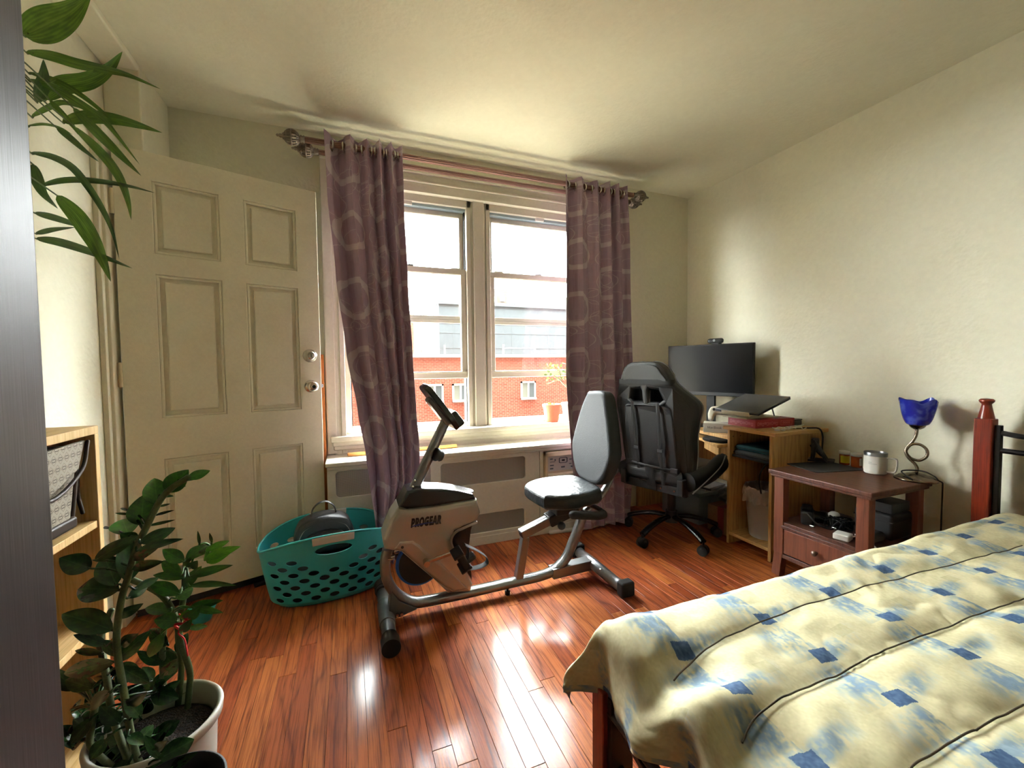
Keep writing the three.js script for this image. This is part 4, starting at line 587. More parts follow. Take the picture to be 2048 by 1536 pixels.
// things on the desk and the cabinet
{
  const R = V(2.45, 0, -1.94), L = V(2.25, 0, -2.50), u = R.clone().sub(L).normalize(), n = V(-u.z, 0, u.x), c = R.clone().add(L).multiplyScalar(0.5), w = R.distanceTo(L), ang = Math.atan2(-u.z, u.x);   // local x runs along the screen, z towards the chair
  const mt = thing('monitor', 'black flat computer monitor standing on the desk', 'monitor', V(c.x, 0.648, c.z), ang), y0 = 0.232, y1 = 0.592;
  part('bezel', [box(w, y1 - y0, 0.022, 0, (y0 + y1) / 2, -0.012, 0.004), box(w * 0.7, 0.22, 0.035, 0, (y0 + y1) / 2 - 0.03, -0.035, 0.015)], M.black, mt);
  part('screen', box(w - 0.014, y1 - y0 - 0.032, 0.003, 0, (y0 + y1) / 2 + 0.009, 0.0002, 0.001), phy({ color: 0x0a0b0d, roughness: 0.3, specularIntensity: 0.5 }), mt, { label: 'dark switched-off screen' });
  part('stand', [box(0.06, 0.30, 0.025, 0, 0.16, -0.06, 0.006), box(0.20, 0.012, 0.13, 0, 0.008, -0.08, 0.005)], M.black, mt);
  part('logo', box(0.012, 0.004, 0.001, w * 0.42, y0 + 0.012, 0.0, 0), M.white, mt);
  const wc = thing('webcam', 'small black webcam clipped on top of the monitor', 'webcam', V(c.x + u.x * 0.055, 0.648 + y1, c.z + u.z * 0.055), ang);
  part('body', [box(0.105, 0.034, 0.03, 0, 0.022, 0.008, 0.014)], M.black, wc); part('clip', [box(0.05, 0.012, 0.05, 0, 0.004, -0.008, 0.003), box(0.05, 0.03, 0.006, 0, -0.012, -0.03, 0.002)], M.black, wc); part('lens', cyl(0.008, 0.008, 0.004, 0, 0, 0, 20).rotateX(Math.PI / 2).translate(-0.004, 0.024, 0.022), M.steel, wc);

  const bx = thing('white_box', 'white cardboard laptop box on the desk under the game controller', 'box', V(2.30, 0.648, -2.06), -48 * Math.PI / 180);
  part('carton', box(0.21, 0.062, 0.10, 0, 0.032, 0, 0.003), std({ color: 0xcfc8b8, roughness: 0.6 }), bx);
  part('print', sheet(1, 1, (a, b) => V(-0.09 + a * 0.12, 0.048 - b * 0.03, 0.0506), (a, b) => [a, 1 - b]), std({ map: canvasTex(256, 64, (k, W, H) => { k.fillStyle = '#cfc8b8'; k.fillRect(0, 0, W, H); k.fillStyle = '#3c3832'; k.font = '44px sans-serif'; k.fillText('MacBook', 20, 46); }), roughness: 0.6 }), bx, { uv: true, label: 'small grey lettering' });
  const gp = thing('game_controller', 'white game controller propped on the white box', 'game controller', V(2.295, 0.711, -2.055), -48 * Math.PI / 180), gw = std({ color: 0xc9c2ae, roughness: 0.45 });
  part('shell', [tilt(extrude(shapeOf([[-0.075, -0.045], [-0.05, -0.05], [-0.035, -0.012], [0, -0.008], [0.035, -0.012], [0.05, -0.05], [0.075, -0.045], [0.078, 0.0], [0.062, 0.04], [0.03, 0.05], [0, 0.046], [-0.03, 0.05], [-0.062, 0.04], [-0.078, 0.0]], true), 0.036, 0.015, 5))], gw, gp);
  function tilt(g) { return g.rotateX(-0.45).translate(0, 0.054, 0); }
  part('stick', [[-0.042, 0.022], [0.02, 0.002]].map(([x, y]) => tilt(cyl(0.009, 0.008, 0.012, 0, 0, 0, 16).rotateX(Math.PI / 2).translate(x, y, 0.033))), M.black, gp); part('button', [[0.045, 0.03], [0.035, 0.02], [0.055, 0.02], [0.045, 0.01]].map(([x, y]) => tilt(cyl(0.004, 0.004, 0.004, 0, 0, 0, 10).rotateX(Math.PI / 2).translate(x, y, 0.035))), M.black, gp);
  const pad = thing('mouse_pad', 'round black wrist pad on the desk tray', 'mouse pad', V(2.22, 0.605, -1.985)); part('pad', [extrude(shapeOf([[-0.10, 0], [-0.07, 0.085], [0.03, 0.105], [0.11, 0.06], [0.12, -0.03], [0.05, -0.08], [-0.06, -0.07]], true), 0.02, 0.008, 3).rotateX(-Math.PI / 2)], M.rubber, pad);

  const rb = thing('red_box', 'red printed cardboard box lying on the side cabinet', 'box', V(2.335, 0.725, -1.80), -4 * Math.PI / 180);
  const rt_ = canvasTex(512, 96, (k, W, H) => { k.fillStyle = '#8e1420'; k.fillRect(0, 0, W, H); k.strokeStyle = '#c9787a'; k.lineWidth = 4; for (let i = 0; i < 9; i++) { const x = 24 + i * 30; k.strokeRect(x, 30 + (i % 3) * 4, 18, 34 - (i % 2) * 10); if (i % 2) { k.beginPath(); k.moveTo(x, 46); k.lineTo(x + 18, 46); k.stroke(); } } k.strokeRect(330, 22, 150, 54); for (let i = 0; i < 4; i++) k.strokeRect(356 + i * 26, 38, 14, 20); });
  part('carton', box(0.30, 0.05, 0.20, 0, 0.025, 0, 0.002), std({ color: 0x8a1620, roughness: 0.45 }), rb);
  part('printed_side', sheet(1, 1, (a, b) => V(-0.148 + a * 0.296, 0.048 - b * 0.046, 0.1004), (a, b) => [a, 1 - b]), std({ map: rt_, roughness: 0.45 }), rb, { uv: true, label: 'red side with pale printing' });
  part('printed_end', sheet(1, 1, (a, b) => V(-0.1504, 0.048 - b * 0.046, -0.098 + a * 0.196), (a, b) => [a * 0.6, 1 - b]), std({ map: rt_, roughness: 0.45 }), rb, { uv: true });
  const ls = thing('laptop_stand', 'pale laptop stand tilted on the red box', 'laptop stand', V(2.29, 0.776, -1.83)), cream = std({ color: 0xcfc6a8, roughness: 0.5 });
  const f0 = V(2.155, 0.795, -1.83), dir = V(0.9397, 0.30, 0).normalize(), nn = V(-dir.y, dir.x, 0);
  const sl = (a, h, b0, b1, th) => { const p = f0.clone().addScaledVector(dir, (a + b0 * 0)).addScaledVector(nn, h); return p; };
  wpart('plate', [bar(f0.clone(), f0.clone().addScaledVector(dir, 0.25), 0.19, 0.006, V(0, 0, 1), 0.002), bar(f0.clone().addScaledVector(nn, 0.008), f0.clone().addScaledVector(nn, 0.008).addScaledVector(dir, 0.008), 0.19, 0.026, V(0, 0, 1), 0.003)], cream, ls);
  wpart('base', [span(2.15, 2.43, 0.776, 0.782, -1.915, -1.745, 0.002)], cream, ls); wpart('leg', [rod(V(2.40, 0.780, -1.76), f0.clone().addScaledVector(dir, 0.22).setZ(-1.76), 0.004), rod(V(2.40, 0.780, -1.90), f0.clone().addScaledVector(dir, 0.22).setZ(-1.90), 0.004)], M.steel, ls);
  const lp = thing('laptop', 'closed dark grey laptop lying on the tilted stand', 'laptop', V(2.29, 0.80, -1.83)), lg = std({ color: 0x6c6c6b, roughness: 0.35, metalness: 0.4 });
  const q0 = f0.clone().addScaledVector(dir, 0.010).addScaledVector(nn, 0.009), q1 = q0.clone().addScaledVector(dir, 0.28);
  wpart('base', [bar(q0, q1, 0.30, 0.010, V(0, 0, 1), 0.004)], M.black, lp); wpart('lid', [bar(q0.clone().addScaledVector(nn, 0.0105), q1.clone().addScaledVector(nn, 0.0105), 0.302, 0.009, V(0, 0, 1), 0.004)], lg, lp);
  const hc = thing('hub_case', 'flat grey gadget lying behind the red box', 'gadget', V(2.53, 0.725, -1.75)); part('case', [box(0.07, 0.03, 0.11, -0.01, 0.015, 0, 0.008)], std({ color: 0x55565a, roughness: 0.4 }), hc); part('lid', box(0.072, 0.008, 0.112, -0.01, 0.034, 0, 0.004), M.black, hc);
  const cb = thing('white_cable', 'tangled white cable lying on the side cabinet', 'cable', V(2.30, 0.725, -1.60)), pts = []; for (let i = 0; i < 46; i++) { const a = i * 0.9; pts.push(V(2.22 + i * 0.0046 + Math.cos(a) * 0.028, 0.7285 + (i % 5) * 0.003 + (i > 30 ? 0.012 * Math.sin((i - 30) * 0.4) : 0), -1.605 + Math.sin(a * 1.3) * 0.028)); } wpart('cord', tube(pts, 0.0026, 260, 6), M.white, cb); wpart('plug', [box(0.03, 0.014, 0.016, 2.205, 0.733, -1.60, 0.004), box(0.02, 0.012, 0.014, 2.235, 0.733, -1.585, 0.004)], M.white, cb);
  const bc = thing('black_cable', 'black cable hanging over the cabinet edge behind the nightstand', 'cable', V(2.45, 0.56, -1.57)); wpart('cord', tube([V(2.36, 0.729, -1.62), V(2.43, 0.731, -1.58), V(2.47, 0.729, -1.545), V(2.485, 0.69, -1.535), V(2.485, 0.62, -1.535), V(2.48, 0.575, -1.53), V(2.44, 0.605, -1.54), V(2.40, 0.64, -1.545), V(2.43, 0.625, -1.535), V(2.475, 0.575, -1.525), V(2.46, 0.562, -1.50)], 0.0045, 120, 8), M.rubber, bc);
  const tc = thing('teal_case', 'teal padded sleeve on the cabinet shelf', 'sleeve', V(2.32, 0.584, -1.725)); part('sleeve', [box(0.30, 0.03, 0.225, 0, 0.016, 0, 0.013)], std({ color: 0x14505a, roughness: 0.6 }), tc); part('zip', box(0.304, 0.004, 0.229, 0, 0.016, 0, 0.002), M.black, tc);
  const gc = thing('grey_case', 'grey padded sleeve lying under the teal one', 'sleeve', V(2.325, 0.552, -1.725)); part('sleeve', [box(0.32, 0.03, 0.235, 0, 0.0155, 0, 0.012)], std({ color: 0x3b4145, roughness: 0.7 }), gc); part('zip', box(0.324, 0.004, 0.239, 0, 0.0155, 0, 0.002), M.black, gc);
  // waste bin with a bag, standing in the cabinet
  const wb = thing('waste_bin', 'translucent white waste bin in the side cabinet', 'waste bin', V(2.29, 0.075, -1.722)); part('bucket', [lathe([[0, 0], [0.085, 0], [0.088, 0.004], [0.112, 0.27], [0.114, 0.275], [0.108, 0.275], [0.084, 0.006], [0, 0.005]], 40)], phy({ color: 0xc9c6c2, roughness: 0.5, transmission: 0.25, thickness: 0 }), wb);
  const bag = thing('bin_bag', 'crumpled clear plastic bag folded over the waste bin', 'bag', V(2.29, 0.075, -1.722)), cr = (a, h) => 0.006 * Math.sin(a * 9 + h * 30) + 0.005 * Math.sin(a * 17 - h * 50) + 0.003 * Math.sin(a * 31);
  part('film', sheet(120, 20, (u, v) => { const a = u * 2 * Math.PI; if (v < 0.5) { const k = v / 0.5, y = 0.21 + k * 0.085, r = 0.119 + cr(a, y) * (1.3 - k) - 0.002; return V(Math.cos(a) * r, y + cr(a + 1, k) * 0.6, Math.sin(a) * r); } const k = (v - 0.5) / 0.5, y = 0.295 - k * 0.12, r = 0.112 - k * 0.02 + cr(a + 2, k) * 0.6; return V(Math.cos(a) * r, y + (k < 0.2 ? 0.006 : 0), Math.sin(a) * r); }), phy({ color: 0xd8d6d4, roughness: 0.35, transmission: 0.45, thickness: 0, side: THREE.DoubleSide }), bag);
  const wc2 = thing('hanging_cord', 'short black cord hanging into the waste bin', 'cord', V(2.2, 0.40, -1.62)); wpart('cord', tube([V(2.175, 0.545, -1.62), V(2.165, 0.53, -1.635), V(2.165, 0.48, -1.665), V(2.17, 0.42, -1.675), V(2.175, 0.36, -1.668)], 0.004, 30, 8), M.rubber, wc2);
  // boxes and papers under the desk
  const kraft = std({ map: grainTex([150, 112, 72], 14, 95, 0.3), roughness: 0.85 });
  const k1 = thing('cardboard_box', 'brown cardboard box on the floor under the desk', 'box', V(2.34, 0, -1.99), 0.06); part('carton', box(0.24, 0.17, 0.20, 0, 0.085, 0, 0.002), kraft, k1); part('tape', box(0.243, 0.173, 0.045, 0, 0.085, 0, 0.001), std({ color: 0x8a3a2c, roughness: 0.5 }), k1);
  const k2 = thing('crumpled_bag', 'grey crumpled plastic bag on the cardboard box', 'bag', V(2.33, 0.172, -1.985)); part('film', sheet(60, 24, (u, v) => { const a = u * 2 * Math.PI, b = v * Math.PI, r = 1 + 0.16 * Math.sin(a * 5 + b * 7) * Math.sin(b) + 0.1 * Math.sin(a * 11 - b * 4) * Math.sin(b); return V(Math.cos(a) * Math.sin(b) * 0.085 * r, 0.07 - Math.cos(b) * 0.07, Math.sin(a) * Math.sin(b) * 0.075 * r); }), std({ color: 0x6d6f70, roughness: 0.5, side: THREE.DoubleSide }), k2);
  const k3 = thing('storage_box', 'pale grey flat box under the desk behind the chair', 'box', V(2.36, 0, -2.32), 0.05); part('carton', box(0.34, 0.20, 0.34, 0, 0.10, 0, 0.004), std({ color: 0x7c8183, roughness: 0.6 }), k3); part('lid', box(0.35, 0.03, 0.35, 0, 0.205, 0, 0.004), std({ color: 0x5f6567, roughness: 0.6 }), k3);
  const k4 = thing('paper_stack', 'stack of papers on the flat box under the desk', 'papers', V(2.35, 0.221, -2.32), 0.2); part('sheets', [box(0.21, 0.012, 0.29, 0, 0.006, 0, 0.001), box(0.21, 0.01, 0.29, 0.01, 0.017, 0.012, 0.001)], std({ color: 0x8f9090, roughness: 0.8 }), k4);
}

// ---------------------------------------------------------------- nightstand and what is on it
const mahog = std({ map: woodTex([62, 36, 27], [98, 60, 46], 101, 0.3, 512, 6, 0.6), roughness: 0.4 }), mahogL = std({ map: woodTex([84, 45, 31], [120, 70, 50], 103, 0.3, 512, 6, 0.6), roughness: 0.42 });
{
  const t = thing('nightstand', 'dark reddish wooden nightstand with open shelf and one drawer', 'nightstand', V(2.25, 0, -1.28)), x0 = 2.045, x1 = 2.455, z0 = -1.495, z1 = -1.07;
  wpart('top', [span(2.025, 2.475, 0.53, 0.553, -1.515, -1.05, 0.005), span(2.032, 2.468, 0.518, 0.531, -1.508, -1.057, 0.004)], mahog, t);
  for (const [x, z, sx, sz] of [[x0, z0, 1, 1], [x0, z1, 1, -1], [x1, z0, -1, 1], [x1, z1, -1, -1]]) { const g = box(0.046, 0.52, 0.05, 0, 0.26, 0, 0.003), p = g.attributes.position; wpart('leg', [span(x, x + sx * 0.044, 0.12, 0.52, z, z + sz * 0.05, 0.003), bar(V(x + sx * 0.022, 0.0, z + sz * 0.024 - sz * 0.012), V(x + sx * 0.022, 0.125, z + sz * 0.025), 0.042, 0.044, V(1, 0, 0), 0.003)], mahogL, t); }
  wpart('shelf', [span(x0 + 0.006, x1, 0.268, 0.288, z0 + 0.01, z1 - 0.01, 0.003), span(x0 - 0.002, x0 + 0.03, 0.256, 0.272, z0 + 0.04, z1 - 0.04, 0.003)], mahog, t);
  wpart('bottom_rail', [span(x0 + 0.004, x1, 0.10, 0.122, z0 + 0.03, z1 - 0.03, 0.003)], mahog, t);
  wpart('side_panel', [span(x0 + 0.04, x1 - 0.04, 0.12, 0.27, z0 + 0.012, z0 + 0.024, 0.001), span(x0 + 0.04, x1 - 0.04, 0.12, 0.27, z1 - 0.024, z1 - 0.012, 0.001), span(x1 - 0.03, x1 - 0.02, 0.12, 0.27, z0 + 0.04, z1 - 0.04, 0.001)], mahog, t);
  const d = wpart('drawer', [span(x0 + 0.002, x0 + 0.022, 0.128, 0.254, z0 + 0.054, z1 - 0.054, 0.003), span(x0 + 0.022, x1 - 0.04, 0.135, 0.23, z0 + 0.06, z1 - 0.06, 0)], mahogL, t); wpart('knob', lathe([[0, 0.026], [0.009, 0.025], [0.013, 0.019], [0.012, 0.013], [0.006, 0.008], [0.007, 0]], 24).rotateZ(Math.PI / 2).translate(x0 + 0.002, 0.197, -1.282), M.pewter, d, { label: 'small round pewter knob' });

  const Y = 0.553;
  const mat = thing('black_mat', 'thin black mat lying on the nightstand', 'mat', V(2.31, Y, -1.42), -0.22); part('mat', [extrude(rrect(-0.135, -0.098, 0.135, 0.098, 0.015), 0.004, 0.0015).rotateX(-Math.PI / 2)], std({ color: 0x1c1d1f, roughness: 0.8, bumpMap: tFine, bumpScale: 0.0003 }), mat);
  const ps = thing('charging_stand', 'black phone charging stand at the back of the nightstand', 'charger', V(2.43, Y + 0.0045, -1.475), 0.5); part('pad', [box(0.085, 0.135, 0.012, 0, 0.062, 0, 0.005).rotateX(-0.5).translate(0, 0.006, 0.0), box(0.09, 0.012, 0.03, 0, 0.008, 0.018, 0.004)], M.black, ps); part('prop', [box(0.06, 0.09, 0.02, 0, 0.045, -0.065, 0.006).rotateX(0.1), box(0.07, 0.012, 0.09, 0, 0.006, -0.04, 0.003)], M.black, ps); part('brick', box(0.05, 0.075, 0.035, 0.02, 0.085, -0.055, 0.006), std({ color: 0x24272b, roughness: 0.5 }), ps);
  const amber = phy({ color: 0xb4571a, roughness: 0.2, transmission: 0.35, thickness: 0 });
  const pill = (x, z, label, lab) => { const p = thing('pill_bottle', label, 'pill bottle', V(x, Y, z), lab > 0 ? 0.4 : 0.2, 'pill bottles'); part('bottle', [lathe([[0, 0], [0.021, 0], [0.0225, 0.002], [0.0225, 0.055], [0.019, 0.058], [0, 0.058]], 32)], amber, p, { label: 'orange plastic bottle' }); part('cap', [lathe([[0, 0.074], [0.0225, 0.074], [0.025, 0.072], [0.025, 0.057], [0, 0.057]], 36)], M.white, p, { label: 'white cap' }); part('label', new THREE.CylinderGeometry(0.0228, 0.0228, 0.038, 32, 1, true, lab, 2.1).translate(0, 0.03, 0), lab > 3 ? std({ color: 0xd8c21c, roughness: 0.5, side: THREE.DoubleSide }) : std({ map: canvasTex(128, 64, (k, W, H) => { k.fillStyle = '#d8d2c2'; k.fillRect(0, 0, W, H); k.fillStyle = '#77706a'; for (let i = 0; i < 7; i++) k.fillRect(10, 6 + i * 8, rr(40, 105), 3); }), roughness: 0.6, side: THREE.DoubleSide }), p, { uv: true, label: lab > 3 ? 'yellow label' : 'white printed label' }); };
  pill(2.475, -1.415, 'orange pill bottle with yellow label beside the charging stand', 4.0); pill(2.468, -1.355, 'orange pill bottle with white label beside the mug', 5.4 - 6.283 + 0.2);
  const mg = thing('mug', 'white insulated steel mug with handle on the nightstand', 'mug', V(2.405, Y, -1.238), 0.0);
  part('cup', [lathe([[0, 0.002], [0.040, 0.002], [0.044, 0.006], [0.0455, 0.02], [0.0455, 0.088], [0.0455, 0.090]], 44)], std({ color: 0xe2dfd6, roughness: 0.35 }), mg); part('steel_rim', [lathe([[0.0455, 0.090], [0.0458, 0.106], [0.0435, 0.107], [0.0425, 0.10], [0.040, 0.012], [0, 0.010]], 44)], M.steel, mg, { label: 'bare steel rim' });
  part('handle', ovalTube([V(0, 0.084, 0), V(0, 0.084, 0.032), V(0, 0.070, 0.039), V(0, 0.030, 0.036), V(0, 0.018, 0.026), V(0, 0.018, 0)], 0.0075, 0.004, V(1, 0, 0), 40, 12).rotateY(0.25).translate(0.008, 0, 0.041), std({ color: 0xe2dfd6, roughness: 0.35 }), mg);
  part('print', new THREE.CylinderGeometry(0.0457, 0.0457, 0.02, 24, 1, true, 4.55, 0.85).translate(0, 0.056, 0), std({ map: canvasTex(256, 64, (k, W, H) => { k.fillStyle = '#e2dfd6'; k.fillRect(0, 0, W, H); k.fillStyle = '#4a4848'; for (let i = 0; i < 9; i++) k.fillRect(14 + i * 10, 16, 6, 6); for (let i = 0; i < 22; i++) k.fillRect(14 + i * 10, 38, 6, 5); }), roughness: 0.4, side: THREE.DoubleSide }), mg, { uv: true });

  const lm = thing('table_lamp', 'small table lamp with blue glass cup shade and looped metal stem', 'lamp', V(2.445, Y, -1.098)), nick = std({ color: 0x85796a, roughness: 0.24, metalness: 1.0 });
  part('base', [lathe([[0, 0.034], [0.010, 0.034], [0.016, 0.030], [0.034, 0.027], [0.040, 0.022], [0.062, 0.017], [0.068, 0.011], [0.076, 0.008], [0.078, 0.0], [0, 0.0]], 48)], nick, lm);
  const sd = V(0.30, 0, 0.954), S = (a, y, o = 0) => V(sd.x * a - sd.z * o, y, sd.z * a + sd.x * o);   // the stem bends in a plane facing the bed
  part('stem', tube([S(0.0, 0.03), S(0.004, 0.052), S(-0.006, 0.075), S(-0.028, 0.10), S(-0.036, 0.13), S(-0.018, 0.162), S(0.012, 0.165), S(0.034, 0.145, 0.006), S(0.034, 0.115, 0.008), S(0.012, 0.094, 0.01), S(-0.016, 0.098, 0.008), S(-0.034, 0.12, 0.004), S(-0.034, 0.145, 0), S(-0.016, 0.175), S(-0.004, 0.205), S(0, 0.24)], 0.0062, 160, 12), nick, lm);
  part('shade_cup', [lathe([[0, 0.0], [0.012, 0.0], [0.024, 0.008], [0.031, 0.02], [0.031, 0.026], [0.028, 0.026], [0.02, 0.012], [0, 0.008]], 36).translate(0, 0.236, 0)], nick, lm);
  const sw = tex(256, 256, (u, v) => { const w = fbm(u, v, 4, 4, 140, 4), q = Math.pow(Math.abs(Math.sin((u * 3 + v * 2 + w * 3.2) * Math.PI)), 3); return lerp3([22, 34, 150], [110, 130, 205], q * 0.55); }, 0.34);
  part('shade', sheet(96, 24, (u, v) => { const a = u * 2 * Math.PI, r = mix(0.029, 0.069, Math.pow(v, 0.45)), lip = v * v * (0.008 * Math.sin(a * 4 + 0.6) + 0.004 * Math.sin(a * 7)); return V(Math.cos(a) * (r + lip * 0.5), 0.255 + v * 0.115 + lip, Math.sin(a) * (r + lip * 0.5)); }, (u, v) => [u * 0.42, v * 0.14]), phy({ map: sw, roughness: 0.15, transmission: 0.25, thickness: 0, side: THREE.DoubleSide }), lm, { uv: true, label: 'swirled blue glass shade with wavy rim' });
  const lc = part('cord', tube([V(-0.07, 0.012, 0.02), V(-0.04, 0.036, -0.035), V(0.0, 0.045, 0.02), V(0.02, 0.028, 0.055), V(0.028, 0.010, 0.068), V(0.03, 0.004, 0.079)].map((p) => p), 0.003, 60, 6), M.rubber, lm);
  part('cord_drop', tube([V(0.03, 0.004, 0.14), V(0.03, -0.01, 0.072), V(0.028, -0.2, 0.074), V(0.03, -0.5, 0.072)].map((p, i) => i ? V(p.x, p.y, 0.082) : V(0.03, 0.004, 0.079)), 0.003, 40, 6), M.rubber, lm);

  // things on the nightstand's shelf
  const s = 0.288;
  const wch = thing('white_charger', 'white square power adapter on the nightstand shelf', 'charger', V(2.10, s, -1.20), 0.25); part('brick', box(0.062, 0.028, 0.062, 0, 0.014, 0, 0.006), M.white, wch); part('cord', tube([V(0.02, 0.016, 0.03), V(-0.01, 0.03, 0.055), V(-0.035, 0.012, 0.085), V(-0.03, 0.004, 0.12), V(0.0, 0.004, 0.115), V(0.03, 0.02, 0.07), V(0.02, 0.03, 0.04)], 0.003, 60, 6), M.white, wch);
  const cam = thing('camera', 'black camera lying on the nightstand shelf among cables', 'camera', V(2.16, s, -1.40), 0.6); part('body', [box(0.11, 0.07, 0.055, 0, 0.035, 0, 0.012), box(0.045, 0.022, 0.045, 0, 0.078, 0, 0.008)], M.black, cam); part('lens', [cyl(0.03, 0.028, 0.05, 0, 0, 0, 28).rotateX(Math.PI / 2).translate(0.005, 0.034, 0.025), new THREE.TorusGeometry(0.028, 0.003, 8, 28).translate(0.005, 0.034, 0.077)], M.blackGloss, cam); part('strap', tube([V(-0.055, 0.06, 0), V(-0.10, 0.03, 0.04), V(-0.08, 0.01, 0.09), V(-0.02, 0.006, 0.11), V(0.05, 0.008, 0.10), V(0.07, 0.05, 0.02)], 0.004, 50, 6), M.rubber, cam);
  const cl = []; for (let i = 0; i < 60; i++) cl.push(V(2.23 + 0.07 * Math.sin(i * 1.7) * (0.6 + 0.4 * Math.sin(i * 0.37)), s + 0.006 + 0.022 * (1 + Math.sin(i * 2.3)), -1.29 + 0.055 * Math.cos(i * 1.3) * (0.6 + 0.4 * Math.cos(i * 0.53))));
  const ck = thing('cable_tangle', 'tangle of black cables on the nightstand shelf', 'cables', V(2.21, s, -1.28)); wpart('cord', tube(cl, 0.0035, 420, 6), M.rubber, ck); for (const [x, y, z] of [[2.10, s + 0.012, -1.335], [2.16, s + 0.016, -1.27]]) wpart('plug', [box(0.014, 0.01, 0.022, x, y, z, 0.003)], M.chrome, ck);
  const hd = thing('white_headset', 'small white plug lying behind the black cables', 'plug', V(2.33, s, -1.375)); part('shell', [ball(0.024, 0, 0.022, 0, 1.2, 0.75, 1), box(0.03, 0.012, 0.02, -0.02, 0.012, 0.012, 0.004)], M.white, hd);
  const pr = thing('black_case', 'black hard case at the back of the nightstand shelf', 'case', V(2.345, s, -1.17)); part('case', [box(0.17, 0.12, 0.155, 0, 0.06, 0, 0.014)], std({ color: 0x17191b, roughness: 0.5 }), pr); part('lid_line', box(0.173, 0.004, 0.158, 0, 0.085, 0, 0.002), M.dark, pr); part('top_box', [box(0.14, 0.045, 0.10, -0.005, 0.145, 0.02, 0.004)], std({ color: 0x33373a, roughness: 0.4 }), pr);
  const pouch = thing('grey_pouch', 'dark grey soft pouch on the shelf in front of the black case', 'pouch', V(2.17, s, -1.135)); part('pouch', [new RoundedBoxGeometry(0.12, 0.045, 0.06, 4, 0.02).translate(0.02, 0.023, 0)], std({ color: 0x2c2e30, roughness: 0.7 }), pouch);
  // dark things under the nightstand
  const ub = thing('floor_bag', 'black fabric bag on the floor under the nightstand', 'bag', V(2.29, 0, -1.30)); part('bag', [new RoundedBoxGeometry(0.26, 0.085, 0.27, 4, 0.035).translate(0.02, 0.043, -0.01)], std({ color: 0x121212, roughness: 0.85 }), ub);
  const ul = thing('floor_tablet', 'thin grey folder lying on the floor under the nightstand', 'folder', V(2.13, 0, -1.22), 0.5); part('cover', box(0.015, 0.008, 0.13, -0.05, 0.006, 0, 0.002), std({ color: 0x8c9094, roughness: 0.5 }), ul); part('body', box(0.09, 0.008, 0.13, 0.002, 0.006, 0, 0.002), M.black, ul);
}

